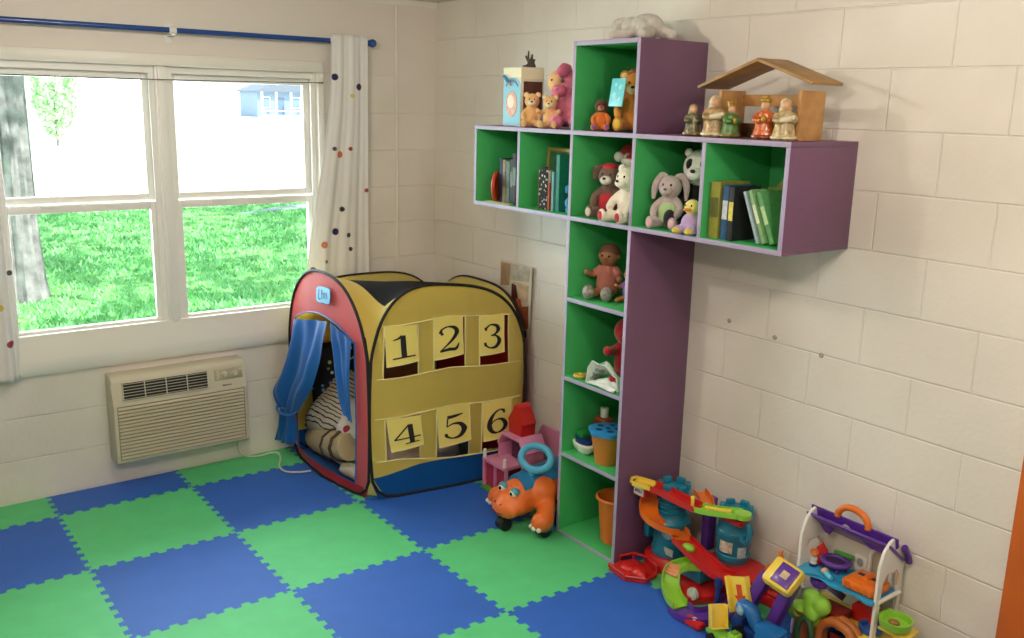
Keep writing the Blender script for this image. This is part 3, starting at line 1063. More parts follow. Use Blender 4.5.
    # ---- wire loops in black tape
    for k in ('num', 'door', 'back', 'side'):
        pts = []
        zs = [.10 + (ZC - .10) * i / 10 for i in range(11)]
        pts += [P(k, .002, z, .004) for z in zs]
        pts += [P(k, u, arch(u, k), .004) for u in [(1 - cos(pi * i / 40)) / 2 for i in range(1, 40)]]
        pts += [P(k, .998, z, .004) for z in zs[::-1]]
        pts += [P(k, .985, .05, .004), P(k, .95, .015, .004), P(k, .88, .006, .004), P(k, .5, .006, .006), P(k, .12, .006, .004), P(k, .05, .015, .004), P(k, .015, .05, .004)]
        b = B(); b.tube(pts, .0075, 8, closed=True); b.build('wire_loop', M_blk, r)
    # yellow gusset between two loops at the near corner
    b = B()
    b.sheet(lambda u, v: P('num', .0, .03 + (.64) * v, .0).lerp(P('door', 1.0, .03 + .64 * v, .0), u) if v > .15 else P('num', .0 + .05 * (.15 - v) / .15, .012 + .84 * v, .002).lerp(P('door', 1 - .05 * (.15 - v) / .15, .012 + .84 * v, .002), u), 4, 20, .0015)
    b.build('corner_gusset', M_yel, r)
    # floor sheet
    b = B(); b.sheet(lambda u, v: (K['near'] * (1 - u) + K['right'] * u) * (1 - v) + (K['left'] * (1 - u) + K['rear'] * u) * v + V((0, 0, .008)), 4, 4, .002); b.build('ground_sheet', M_nvy, r)
    # ---- door curtains
    def lofted(rows, name, folds, amp, m, parent=r):
        L = catmull([a for a, c in rows], 6)
        R_ = catmull([c for a, c in rows], 6)
        q = B()
        n = len(L) - 1
        def fn(u, v):
            i = min(int(v * n + 1e-6), n)
            p = L[i].lerp(R_[i], u)
            wdt = (R_[i] - L[i]).length
            p.x += -amp * (.5 + .5 * v) * (sin(2 * pi * folds * u + 2 * v) * .7 + .5 * sin(2 * pi * folds * 2.3 * u - 3 * v)) - .010 * noise.noise(p * 7)
            return p
        q.sheet(fn, 36, n, .002)
        return q.build(name, m, parent, 70)
    lofted([(V((-.985, -.205, .782)), V((-.975, -.60, .845))), (V((-1.0, -.19, .64)), V((-1.0, -.57, .71))), (V((-1.03, -.13, .48)), V((-1.02, -.53, .57))), (V((-1.05, -.07, .365)), V((-1.035, -.44, .44))),
            (V((-1.03, -.10, .275)), V((-1.02, -.28, .30)))], 'door_curtain', 1.3, .030, M_blu)
    lofted([(V((-1.03, -.10, .275)), V((-1.02, -.28, .30))), (V((-1.03, -.075, .20)), V((-1.03, -.27, .23))), (V((-1.04, -.03, .07)), V((-1.03, -.22, .10)))], 'door_curtain_tail', 1.4, .022, M_blu)
    lofted([(V((-.968, -.60, .845)), V((-.955, -.80, .785))), (V((-.972, -.63, .70)), V((-.962, -.80, .66))), (V((-.975, -.67, .55)), V((-.965, -.80, .53))), (V((-.97, -.735, .40)), V((-.96, -.80, .38)))], 'door_curtain', 1.2, .014, M_blu)
    b = B(); b.tube(catmull([(-1.055, -.10, .28), (-1.065, -.19, .27), (-1.045, -.28, .29), (-1.0, -.26, .315), (-.995, -.11, .30)], 5, True), .006, 6, closed=True); b.build('tie', M_nvy, r)
tent()

# ---- bedding inside the tent
def stripes(name, c1, c2, scale, dist):
    m = mat(name, c1, .85)
    t = NT(m); p = t.n['Principled BSDF']
    tc = t.new('ShaderNodeTexCoord')
    wv = t.new('ShaderNodeTexWave', _Scale=scale, _Distortion=dist, _Detail=2.0)
    wv.inputs['Detail Scale'].default_value = .8
    t.link(tc.outputs['Object'], wv.inputs['Vector'])
    cr = t.new('ShaderNodeValToRGB'); cr.color_ramp.elements[0].position, cr.color_ramp.elements[1].position = .12, .22
    cr.color_ramp.elements[0].color, cr.color_ramp.elements[1].color = lin(c2), lin(c1)
    t.link(wv.outputs['Fac'], cr.inputs[0]); t.link(cr.outputs[0], p.inputs['Base Color'])
    return m
def spots(name, base, cols, scale, thr):
    m = mat(name, base, .85)
    t = NT(m); p = t.n['Principled BSDF']
    tc = t.new('ShaderNodeTexCoord')
    vo = t.new('ShaderNodeTexVoronoi', _Scale=scale)
    t.link(tc.outputs['Object'], vo.inputs['Vector'])
    l = t.new('ShaderNodeMath', operation='LESS_THAN'); l.inputs[1].default_value = thr
    t.link(vo.outputs['Distance'], l.inputs[0])
    sp = t.new('ShaderNodeSeparateColor'); t.link(vo.outputs['Color'], sp.inputs[0])
    cr = t.new('ShaderNodeValToRGB'); cr.color_ramp.interpolation = 'CONSTANT'
    while len(cr.color_ramp.elements) < len(cols): cr.color_ramp.elements.new(.5)
    for i, c in enumerate(cols):
        cr.color_ramp.elements[i].position = i / len(cols); cr.color_ramp.elements[i].color = lin(c)
    t.link(sp.outputs[0], cr.inputs[0])
    mx = t.new('ShaderNodeMixRGB'); mx.inputs[1].default_value = lin(base)
    t.link(l.outputs[0], mx.inputs[0]); t.link(cr.outputs[0], mx.inputs[2]); t.link(mx.outputs[0], p.inputs['Base Color'])
    return m
def cushion(name, label, cat, m, loc, size, R3, puff=1.0, seed=0):
    b = B()
    sx, sy, sz = size
    def fn(top):
        def g(u, v):
            a, c = 2 * u - 1, 2 * v - 1
            h = ((1 - abs(a) ** 3.2) * (1 - abs(c) ** 3.2)) ** .5
            k = 1 - .07 * (1 - h)
            p = V((a * sx / 2 * k, c * sy / 2 * k, top * sz / 2 * h * puff))
            return p + V((0, 0, .012 * noise.noise(V((a * 2.2, c * 2.2, seed + top))) * (h > 0)))
        return g
    b.grid(fn(1), 20, 20); b.grid(fn(-1), 20, 20)
    bmesh.ops.remove_doubles(b.bm, verts=b.bm.verts[:], dist=1e-4)
    o = b.build(name, m, None, 80)
    o.matrix_world = Matrix.Translation(loc) @ R3
    return tag(o, label, cat)
cushion('striped_cushion', 'big cushion with wavy black stripes lying inside the tent doorway', 'cushion', stripes('wavy_stripes', '#c9c2b4', '#2c2a2c', 14, 6.0), (-.69, -.35, .235), (.42, .54, .32), rot(rx=15, ry=-38, rz=10))
cushion('dotted_cushion', 'navy cushion with small pale dots standing at the back of the tent', 'cushion', spots('navy_dots', '#14141f', ['#c9cfd6', '#6f93c4', '#a9c37a', '#d8d4c8'], 26, .28), (-.575, -.190, .345), (.66, .58, .10), rot(rx=82, rz=-3))
cushion('flowered_cushion', 'white cushion with red flowers leaning on the striped cushion', 'cushion', spots('red_flowers', '#dcd6d0', ['#c53a48', '#9a2740', '#7c5a50', '#d9868c'], 13, .36), (-.815, -.62, .30), (.20, .26, .09), rot(rx=20, ry=-58, rz=10))
def bolster():
    r = thing('blanket_roll', 'rolled beige blanket with a dark strap at the tent doorway', 'blanket', (-.872, -.37, .105), -95)
    b = B()
    pts = catmull([(-.22, 0, -.02), (-.12, .005, .0), (0, .0, .02), (.12, -.004, .05), (.28, 0, .09)], 6)
    b.tube(pts, [.066, .082, .078, .074, .07], 20)
    b.tube([(-.221, 0, -.02), (-.235, 0, -.022)], [.066, .035], 20)
    b.build('roll', mat('beige_blanket', '#b5a484', .9, bump=.5, bscale=40), r)
    for x, z0 in ((.07, .036), (.20, .070)):
        b = B(); b.tube([(x + .006 * sin(3 * a), .082 * cos(a * pi / 10), z0 + .082 * sin(a * pi / 10)) for a in range(20)], .008, 6, closed=True); b.build('strap', mat('brown_strap', '#4a3d33', .8), r)
bolster()
cushion('striped_blanket', 'folded striped blanket under the beige blanket roll', 'blanket', MATS['wavy_stripes'], (-.78, -.42, .058), (.22, .48, .075), rot(rz=4))
cushion('green_cloth', 'pale green and white cloth lying inside the tent sill', 'cloth', stripes('green_white_cloth', '#d4d2c0', '#9db67a', 3, 2.0), (-.855, -.66, .065), (.12, .22, .08), rot(rz=12, ry=-15))
cushion('white_pillow', 'white pillow behind the lower number flaps in the tent', 'pillow', cloth('pillow_white', '#d9d4cc'), (-.55, -.70, .17), (.46, .30, .20), rot(rx=35, rz=4))
cushion('brown_cushion', 'brown cushion seen through the opening under number one', 'cushion', cloth('cushion_brown', '#5a3a30'), (-.60, -.62, .50), (.34, .30, .14), rot(rx=25, rz=-12))
# ================================================================ soft toys: one skin for the body, features as parts
M_eye = mat('toy_eye', '#0d0b0c', .15)
def soft_body(root, name, m, blobs, voxel):
    """blobs: ('e', centre, radii, matrix) ellipsoids and ('t', points, radii) limbs grown into one skin"""
    b = B()
    for k in blobs:
        if k[0] == 'e':
            b.ell(k[1], k[2], k[3] if len(k) > 3 else None, 16, 10)
        else:
            b.tube(catmull(k[1], 4), k[2], 10)
            b.ell(k[1][0], k[2][0], None, 10, 8); b.ell(k[1][-1], k[2][-1], None, 10, 8)
    return b.fuse(name, m, root, voxel)
def part_ell(root, name, m, c, r, mx=None, parent=None):
    b = B(); b.ell(c, r, mx, 14, 10)
    return b.build(name, m, parent or root)
def plush_toy(name, label, cat, loc, rz, h, fur, muzzle=None, ears='round', ear_col=None, pad=None, nose='#141012', belly=None, body=None, head=1.0, group=None, extra=None, tilt=0, arms='down'):
    """seated soft toy of height h facing local -y"""
    r = thing(name, label, cat, loc, rz, group)
    S = h
    F = plush('fur_' + fur[1:], fur)
    MZ = plush('fur_' + muzzle[1:], muzzle) if muzzle else F
    EC = plush('fur_' + ear_col[1:], ear_col) if ear_col else F
    hr = .215 * head
    hz = .98 - hr
    blobs = [('e', V((0, .0, .30)) * S, (.20 * S, .17 * S, .28 * S)),
             ('e', V((0, -.02, hz)) * S, (hr * 1.03 * S, hr * .95 * S, hr * S)),
             ('e', V((0, -.01, .52)) * S, (.12 * S, .11 * S, .14 * S))]
    for s in (-1, 1):
        blobs.append(('t', [V((s * .11, -.05, .12)) * S, V((s * .17, -.22, .11)) * S, V((s * .21, -.38, .10)) * S], [.10 * S, .095 * S, .085 * S]))
        blobs.append(('e', V((s * .215, -.42, .13)) * S, (.085 * S, .06 * S, .12 * S)))
        if arms == 'down':
            blobs.append(('t', [V((s * .15, -.02, .50)) * S, V((s * .25, -.10, .38)) * S, V((s * .23, -.22, .27)) * S], [.075 * S, .075 * S, .07 * S]))
        else:
            blobs.append(('t', [V((s * .15, -.02, .50)) * S, V((s * .27, -.14, .47)) * S, V((s * .32, -.27, .52)) * S], [.075 * S, .07 * S, .075 * S]))
    bd = soft_body(r, 'body', plush('fur_' + body[1:], body) if body else F, blobs if not body else [k for i, k in enumerate(blobs) if i != 1], .020 * S)
    if body:
        soft_body(r, 'head', F, [blobs[1]], .020 * S)
    if ears == 'round':
        for s in (-1, 1):
            b = B(); b.ell(V((s * hr * .80, .0, hz + hr * .78)) * S, (.085 * S, .045 * S, .085 * S)); e = b.build('ear', EC, r)
            part_ell(r, 'inner_ear', MZ, V((s * hr * .80, -.035, hz + hr * .76)) * S, (.055 * S, .022 * S, .055 * S), None, e)
    elif ears == 'flop':
        for s in (-1, 1):
            b = B(); b.tube(catmull([V((s * hr * .6, .0, hz + hr * .8)) * S, V((s * hr * 1.15, -.04, hz + hr * .55)) * S, V((s * hr * 1.22, -.07, hz - hr * .3)) * S], 5), [.045 * S, .085 * S, .05 * S], 12, sy=.5)
            b.build('ear', EC, r)
    elif ears == 'long':
        for s in (-1, 1):
            b = B(); b.tube(catmull([V((s * .08, .02, hz + hr * .85)) * S, V((s * .20, .06, hz + hr * .9)) * S, V((s * .30, .02, hz + .02)) * S, V((s * .32, -.02, hz - .24)) * S], 5), [.04 * S, .07 * S, .075 * S, .03 * S], 12, sy=.5)
            b.build('ear', EC, r)
    mz = part_ell(r, 'muzzle', MZ, V((0, -hr * .92, hz - hr * .28)) * S, (.115 * S, .10 * S, .085 * S))
    part_ell(r, 'nose', mat('nose_' + nose[1:], nose, .4), V((0, -hr * .92 - .095, hz - hr * .12)) * S, (.035 * S, .022 * S, .024 * S), None, mz)
    for s in (-1, 1):
        part_ell(r, 'eye', M_eye, V((s * .075, -hr * .90, hz + hr * .22)) * S, (.022 * S, .018 * S, .026 * S))
    if pad:
        for s in (-1, 1):
            part_ell(r, 'foot_pad', plush('fur_' + pad[1:], pad), V((s * .215, -.472, .13)) * S, (.055 * S, .016 * S, .08 * S))
    if belly:
        part_ell(r, 'belly_patch', plush('fur_' + belly[1:], belly), V((0, -.12, .30)) * S, (.14 * S, .07 * S, .19 * S))
    if extra:
        extra(r, S, hr, hz)
    return r

ZL, ZTOP, ZARM = 1.798, 2.151, 1.444
# ---- on top of the tall box
def lying_toy():
    r = thing('plush_sheep', 'white plush animal lying on top of the tall purple box', 'plush toy', (-.185, -1.885, ZTOP), -92)
    m = plush('fur_white', '#cfc8be')
    soft_body(r, 'body', m, [('e', (-.01, 0, .055), (.085, .055, .052)), ('e', (-.085, -.01, .055), (.048, .045, .044)), ('t', [(-.05, -.05, .03), (-.09, -.10, .018)], [.022, .02]), ('t', [(.05, -.04, .03), (.07, -.09, .02)], [.026, .022]),
        ('t', [(.06, .03, .03), (.12, .02, .02)], [.026, .02]), ('e', (.02, -.045, .045), (.03, .03, .035))], .006)
    for s in (-1, 1):
        b = B(); b.tube(catmull([(-.10, .03 * s, .085), (-.125, .055 * s, .07), (-.13, .06 * s, .04)], 4), [.012, .018, .010], 8, sy=.5); b.build('ear', m, r)
    part_ell(r, 'muzzle', plush('fur_cream_dark', '#b8aa9a'), (-.128, -.012, .045), (.022, .024, .02))
    for s in (-1, 1): part_ell(r, 'eye', M_eye, (-.118, -.012 + .022 * s, .07), (.005, .005, .006))
lying_toy()

# ---- on the left arm
def gift_box():
    r = thing('toy_box', 'white and light blue gift box with a pencil print on the left shelf arm', 'box', (-.25, -1.165, ZL))
    W, D, Hh = .134, .130, .262
    MW, MB, MC, MBR = mat('carton_white', '#ded8c4', .5), mat('carton_blue', '#7fc3dc', .45), mat('carton_cream', '#efe6c6', .5), mat('carton_brown', '#5d3426', .5, vary=.3, vscale=30)
    b = B(); b.box((0, 0, Hh / 2), (D, W, Hh), None, .002); b.build('carton', MW, r)
    fx = -D / 2
    b = B(); b.span((fx - .0015, -W / 2 + .003, .004), (fx, W / 2 - .003, .185), 0); b.ell((fx, 0, .185), (.0015, W / 2 - .003, .03)); b.build('blue_print', MB, r)
    b = B(); b.prism([(.042 * cos(a * pi / 10), .058 * sin(a * pi / 10)) for a in range(20)], .002, frame((fx - .0015, .0, .10), (0, -1, 0), (-1, 0, 0))); o = b.build('picture', mat('print_flesh', '#d8a48c', .5, vary=.2, vscale=60), r)
    b = B(); b.prism([(.026 * cos(a * pi / 6), .03 * sin(a * pi / 6)) for a in range(12)], .001, frame((fx - .0035, .004, .11), (0, -1, 0), (-1, 0, 0))); b.build('face_print', mat('print_cream', '#f0dfcf', .5), o)
    b = B()
    m = frame((fx - .0015, 0, .17), (0, -1, 0), (-1, 0, 0))
    for k in range(9):
        a = pi * (.82 - .64 * k / 8)
        x, y = .05 * cos(a), .045 * sin(a) - .012
        b.ribbon([(x - .002, y - .006), (x, y + .006), (x + .003, y - .005)], [.003], .001, m)
    b.build('arched_lettering', mat('print_purple', '#6a5b9a', .5), r)
    b = B(); q = rot((fx - .006, .034, .205), 38, 0, 0)
    b.tube([q @ V((0, .030, 0)), q @ V((0, -.022, 0))], .008, 8); b.build('pencil_print', mat('pencil_blue', '#2f86c0', .4), r)
    b = B(); b.tube([q @ V((0, -.022, 0)), q @ V((0, -.038, 0)), q @ V((0, -.042, 0))], [.008, .003, .001], 8); b.build('pencil_tip', mat('pencil_tip', '#b99a7a', .5), r)
    b = B(); b.span((-D / 2 + .014, -W / 2 - .0015, .02), (D / 2 - .01, -W / 2, .20)); b.build('side_window', MBR, r)
    b = B(); b.span((fx, -W / 2 - .001, Hh - .05), (D / 2, -W / 2, Hh - .004)); b.span((fx - .001, -W / 2, Hh - .045), (fx, W / 2, Hh - .004)); b.build('top_band', MC, r)
gift_box()
def twig():
    b = B()
    for pts in ([(0, 0, 0), (.0, .006, .03), (.004, .012, .075)], [(0, .002, .02), (.0, -.018, .045), (0, -.022, .06)], [(0, .004, .03), (0, .022, .045), (0, .026, .055)], [(0, -.04, .008), (0, -.01, .018), (0, .02, .012)], [(0, -.03, .004), (.01, -.02, .03), (.01, -.03, .035)]):
        b.tube(catmull(pts, 3), [.008, .004], 7)
    b.box((0, 0, .006), (.03, .07, .012), None, .004)
    o = b.fuse('twig_ornament', mat('dark_twig', '#4f4238', .8), None, .003, 1)
    o.location = (-.225, -1.17, ZL + .2625)
    tag(o, 'small dark twiggy ornament standing on the white gift box', 'ornament')
twig()
tan = dict(fur='#e2b478', muzzle='#ecd9b4')
plush_toy('plush_bear', 'small tan plush bear slumped in front of the gift box', 'plush toy', (-.322, -1.325, ZL), -40, .150, ears='round', **tan)
plush_toy('plush_bear', 'small tan plush bear leaning on the pink plush dog', 'plush toy', (-.335, -1.470, ZL), -50, .140, ears='round', arms='up', **tan)
def pink_dog():
    r = thing('plush_dog', 'big pink plush dog with tan face and floppy ears on the left shelf arm', 'plush toy', (-.235, -1.435, ZL), -36.9)
    PK, DP, TN = plush('fur_pink', '#ea8ba4'), plush('fur_deep_pink', '#dd7390'), plush('fur_tan_face', '#e8bd86')
    soft_body(r, 'body', PK, [('e', (.012, 0, .094), (.072, .062, .09)), ('e', (.008, 0, .19), (.068, .06, .066)), ('t', [(-.02, -.045, .04), (-.035, -.085, .03), (-.03, -.115, .03)], [.036, .032, .03]),
        ('t', [(.05, -.04, .04), (.055, -.08, .035), (.05, -.11, .034)], [.036, .034, .034]), ('t', [(-.035, -.03, .13), (-.055, -.06, .10), (-.05, -.085, .07)], [.026, .024, .022]), ('t', [(.05, -.03, .13), (.065, -.06, .10), (.055, -.085, .075)], [.026, .024, .022])], .006)
    part_ell(r, 'face_patch', TN, (-.034, -.022, .196), (.040, .045, .050))
    mz = part_ell(r, 'muzzle', DP, (-.022, -.066, .160), (.034, .030, .027))
    part_ell(r, 'nose', plush('fur_nose_pink', '#e59ab0'), (-.038, -.092, .168), (.011, .009, .009), None, mz)
    for x, y in ((-.052, -.055), (-.010, -.066)):
        part_ell(r, 'eye', M_eye, (x, y, .203), (.0065, .006, .008))
    for pts in ([(.022, -.035, .250), (-.004, -.066, .246), (-.030, -.074, .226)], [(.050, -.02, .235), (.076, -.035, .20), (.074, -.045, .16)]):
        b = B(); b.tube(catmull([V(q) for q in pts], 5), [.018, .030, .016], 12, sy=.6); b.build('ear', DP, r)
    for x in (-.03, .05):
        part_ell(r, 'foot_pad', plush('fur_pad', '#cf6f8e'), (x, -.142, .032), (.020, .006, .022))
pink_dog()

# ---- in the tall box
def lion():
    def mane(r, S, hr, hz):
        b = B()
        for k in range(14):
            a = k * 2 * pi / 14
            b.ell(V((cos(a) * hr * 1.02, .03, hz + sin(a) * hr * 1.02)) * S, .075 * S, None, 8, 6)
        b.fuse('mane', plush('fur_mane', '#a9652a'), r, .02 * S)
    plush_toy('plush_lion', 'orange plush lion with yellow feet sitting in the tall box behind a card', 'plush toy', (-.225, -1.868, ZL), -50, .235, '#d98a36', muzzle='#ecc98e', pad='#e9c24a', extra=mane)
lion()
plush_toy('plush_monkey', 'small brown haired plush with orange legs at the left in the tall box', 'plush toy', (-.305, -1.765, ZL), -45, .128, '#5a3020', muzzle='#b07a4c', body='#d9742c', pad='#8c4f9c', ears='none')
def card():
    r = thing('blue_card', 'light blue picture card leaning on the orange plush lion', 'card', (-.338, -1.89, ZL + .10))
    m = rot((0, 0, .052), 0, 8, -8)
    b = B(); b.box((0, 0, 0), (.004, .092, .108), m, .001); b.build('board', mat('card_blue', '#6fd0dc', .35), r)
    b = B()
    for y, z, s in ((-.02, .02, .014), (.016, -.012, .018), (.012, .03, .01), (-.022, -.026, .012)):
        b.prism([(s * cos(a * pi / 5) * (1 if a % 2 else .6), s * sin(a * pi / 5) * (1 if a % 2 else .6)) for a in range(10)], .001, m @ frame((-.002, y, z), (0, -1, 0), (-1, 0, 0)))
    b.build('star_print', mat('card_pale', '#a9e6ea', .4), r)
card()
def black_doll():
    r = thing('doll', 'doll with black hair leaning in the back of the tall box', 'doll', (-.11, -1.90, ZL), -40)
    soft_body(r, 'body', mat('doll_skin', '#c79068', .5), [('e', (0, 0, .19), (.045, .04, .05)), ('t', [(0, 0, .15), (0, 0, .06)], [.03, .045]), ('t', [(.03, -.02, .04), (.05, -.10, .02)], [.02, .016]), ('t', [(-.03, -.02, .04), (-.05, -.10, .02)], [.02, .016]), ('t', [(.035, 0, .13), (.07, -.03, .08)], [.014, .012]), ('t', [(-.035, 0, .13), (-.07, -.03, .08)], [.014, .012])], .006)
    b = B(); b.ell((0, .012, .205), (.056, .05, .055)); b.ell((0, .03, .16), (.055, .03, .07)); b.fuse('hair', mat('black_hair', '#120d0d', .6), r, .006)
    for s in (-1, 1): part_ell(r, 'eye', M_eye, (s * .016, -.038, .19), (.006, .004, .006))
    b = B(); b.lathe([(.034, .15), (.045, .11), (.07, .03), (.066, .03), (.04, .11), (.03, .15)], None, 18); b.build('dress', cloth('doll_dress_red', '#8a2f3a'), r)
black_doll()

# ================================================================ books and frames
BOOKS = []
def book(label, x, y, z, t, d, h, c, rz=0, tilt=0, band=None, name='book', group=None):
    """upright book: spine towards local -x, thickness t along y, depth d along x"""
    r = thing(name, label, 'book', (x, y, z), rz, group)
    M = mat('book_' + c[1:], c, .65, vary=.12, vscale=60)
    m = rot((0, 0, 0), tilt, 0, 0)
    b = B()
    b.box((-d / 2 + .0015, 0, h / 2), (.003, t, h), m, .001); b.box((0, -t / 2 + .001, h / 2), (d, .002, h), m); b.box((0, t / 2 - .001, h / 2), (d, .002, h), m)
    b.build('cover', M, r)
    b = B(); b.box((.001, 0, h / 2), (d - .006, t - .004, h - .008), m); b.build('pages', mat('paper_edge', '#d9d0ba', .8), r)
    if band:
        b = B(); b.box((-d / 2 - .0004, 0, h * .55), (.001, t * .8, h * .35), m); b.build('spine_print', mat('band_' + band[1:], band, .5, vary=.2, vscale=90), r)
    return r
x = -.245
book('dark blue book beside the red ring in the first shelf arm box', x, -1.098, ZARM, .022, .15, .205, '#16284e')
book('beige book between the dark blue and the green books, first arm box', x, -1.123, ZARM, .024, .15, .20, '#8f8062', band='#5d5440')
book('mottled green book in the middle of the first arm box', x, -1.152, ZARM, .030, .15, .195, '#5f7462', band='#31413b')
book('dark teal book with speckled spine, right of the mottled green book', x, -1.184, ZARM, .030, .15, .205, '#15373a', band='#44564e')
book('black edged book last in the row of the first arm box', x, -1.216, ZARM, .03, .17, .235, '#232022', band='#3c5a40')
def ring():
    b = B()
    b.tube([(0, .0 + .062 * cos(a * pi / 16), .072 + .062 * sin(a * pi / 16)) for a in range(32)], .010, 10, closed=True)
    b.ell((0, 0, .072), (.006, .055, .055))
    o = b.build('toy_plate', plastic('red_toy', '#c23a26'), None, 50, (-.305, -1.050, ZARM), -55)
    tag(o, 'round red plastic toy plate leaning by the books in the first arm box', 'toy plate')
ring()
# leaflet lies in front of the books
b = B(); b.box((0, 0, .0015), (.036, .19, .003), None, .0005)
simple(b, 'leaflet', mat('cream_leaflet', '#d9c58c', .6), 'cream paper leaflet lying before the books in the first arm box', 'leaflet', (-.342, -1.12, ZARM))
def gold_frame():
    r = thing('picture_frame', 'gold picture frame standing at the back of the second arm box', 'picture frame', (-.232, -1.425, ZARM), 0)
    m = rot(ry=4)
    b = B()
    w_, h_, t = .215, .268, .018
    for a, c in (((-.008, -w_ / 2, 0), (.008, -w_ / 2 + t, h_)), ((-.008, w_ / 2 - t, 0), (.008, w_ / 2, h_)), ((-.008, -w_ / 2 + t, 0), (.008, w_ / 2 - t, t)), ((-.008, -w_ / 2 + t, h_ - t), (.008, w_ / 2 - t, h_))):
        b.span(a, c, .003)
    b.xf(m); b.build('frame', mat('gilt', '#a78f52', .35, metal=.5), r)
    b = B(); b.span((-.002, -w_ / 2 + t, t), (.006, w_ / 2 - t, h_ - t)); b.xf(m); b.build('picture', mat('frame_picture', '#2f5c3e', .4, vary=.35, vscale=30), r)
gold_frame()
book('thin orange spined book at the left in the second arm box', -.28, -1.385, ZARM, .012, .07, .17, '#c98a4e')
def arch_book():
    r = thing('book', 'black book with rounded top and white speckles, second arm box', 'book', (-.322, -1.432, ZARM))
    m = frame((0, 0, 0), (0, -1, 0), (-1, 0, 0))
    pts = [(-.032, 0), (.032, 0)] + [(.032 * cos(a * pi / 10), .155 + .032 * sin(a * pi / 10)) for a in range(11)]
    b = B(); b.prism(pts, .016, m @ Matrix.Translation((0, 0, -.008)), bev=.001); b.build('cover', spots('speckled_black', '#16151a', ['#d8d4cc', '#8c8a90', '#c9b79a', '#5f6a88'], 60, .33), r)
    b = B(); b.box((0, 0, .09), (.012, .067, .165)); b.build('pages', MATS['paper_edge'], r)
arch_book()
book('thin red book beside the teal book, second arm box', -.29, -1.476, ZARM, .010, .09, .12, '#b8482c')
book('pale teal book in the second arm box', -.285, -1.497, ZARM, .016, .09, .17, '#5f9fa0')
book('tall teal green book right of the pale teal book', -.28, -1.524, ZARM, .024, .09, .245, '#1d7a6c')
plush_toy('plush_elephant', 'small light blue plush peeking beside the divider, second arm box', 'plush toy', (-.275, -1.578, ZARM), -40, .12, '#5aa2dc', muzzle='#5aa2dc', ears='flop')

# ---- third arm box
def dress_red(r, S, hr, hz):
    b = B(); b.lathe([(.10 * S, .50 * S), (.19 * S, .40 * S), (.225 * S, .24 * S), (.21 * S, .16 * S), (.19 * S, .24 * S), (.10 * S, .48 * S)], None, 18)
    b.build('vest', cloth('vest_red', '#b5202c'), r)
    b = B(); b.ell(V((0, -.01, hz + hr * .75)) * S, (hr * .75 * S, hr * .7 * S, hr * .42 * S)); b.build('cap', cloth('vest_red', '#b5202c'), r)
plush_toy('plush_dog', 'brown plush dog with white muzzle and red cap in the middle box', 'plush toy', (-.255, -1.782, ZARM), -66, .222, '#6f5548', muzzle='#e6ddd2', ears='flop', ear_col='#5d463b', pad='#d8cabc', extra=dress_red)
plush_toy('plush_bear', 'white plush bear with red paw pads at the front of the middle box', 'plush toy', (-.305, -1.945, ZARM), -88, .225, '#e9dccb', muzzle='#f0e6d8', pad='#b02a34', ears='round')
part_red = thing('plush_ball', 'small dark red plush ball beside the brown dog in the middle box', 'plush toy', (-.145, -1.705, ZARM))
soft_body(part_red, 'body', plush('fur_darkred', '#7a2418'), [('e', (0, 0, .045), (.045, .045, .045)), ('e', (0, -.02, .085), (.02, .02, .02))], .006)
def santa_hat(r, S, hr, hz):
    b = B(); b.tube(catmull([V((0, 0, hz + hr * .55)) * S, V((0, .01, hz + hr * 1.15)) * S, V((-.12, -.02, hz + hr * 1.50)) * S, V((-.27, -.06, hz + hr * 1.1)) * S], 5), [.19 * S, .14 * S, .08 * S, .03 * S], 14)
    h = b.build('santa_hat', plush('hat_red', '#b01520'), r)
    b = B(); b.tube([V((cos(a * pi / 8) * hr * .9, sin(a * pi / 8) * hr * .9, hz + hr * .5)) * S for a in range(16)], .05 * S, 8, closed=True); b.build('hat_brim', plush('fur_hatwhite', '#ece8e2'), h)
    part_ell(r, 'pompom', plush('fur_hatwhite', '#ece8e2'), V((-.29, -.07, hz + hr * .8)) * S, .085 * S, None, h)
o = plush_toy('plush_bear', 'cream plush bear in a red Santa hat at the back of the middle box', 'plush toy', (-.120, -1.790, ZARM), -80, .262, '#d6c3ad', muzzle='#e9dccb', extra=santa_hat)
# ---- fourth arm box
def panda_patch(r, S, hr, hz):
    for s in (-1, 1):
        part_ell(r, 'eye_patch', plush('fur_black', '#1b191b'), V((s * .085, -hr * .80, hz + hr * .18)) * S, (.062 * S, .045 * S, .075 * S))
def panda():
    r = plush_toy('plush_panda', 'black and white plush panda sitting behind the bunny', 'plush toy', (-.165, -2.205, ZARM), -72, .31, '#dcd9d3', muzzle='#e6e3dd', ears='round', ear_col='#1b191b', body='#1b191b', head=1.1, extra=panda_patch)
panda()
def bunny_vest(r, S, hr, hz):
    b = B(); b.lathe([(.11 * S, .50 * S), (.20 * S, .40 * S), (.225 * S, .24 * S), (.205 * S, .12 * S), (.18 * S, .24 * S), (.10 * S, .48 * S)], None, 18)
    b.build('vest', cloth('vest_green', '#a9c48c'), r)
plush_toy('plush_bunny', 'pinkish grey plush bunny with long ears and green vest', 'plush toy', (-.275, -2.145, ZARM), -66, .205, '#b9a5a5', muzzle='#c0adab', ears='long', pad='#e3b3b8', nose='#6e4a4c', extra=bunny_vest)
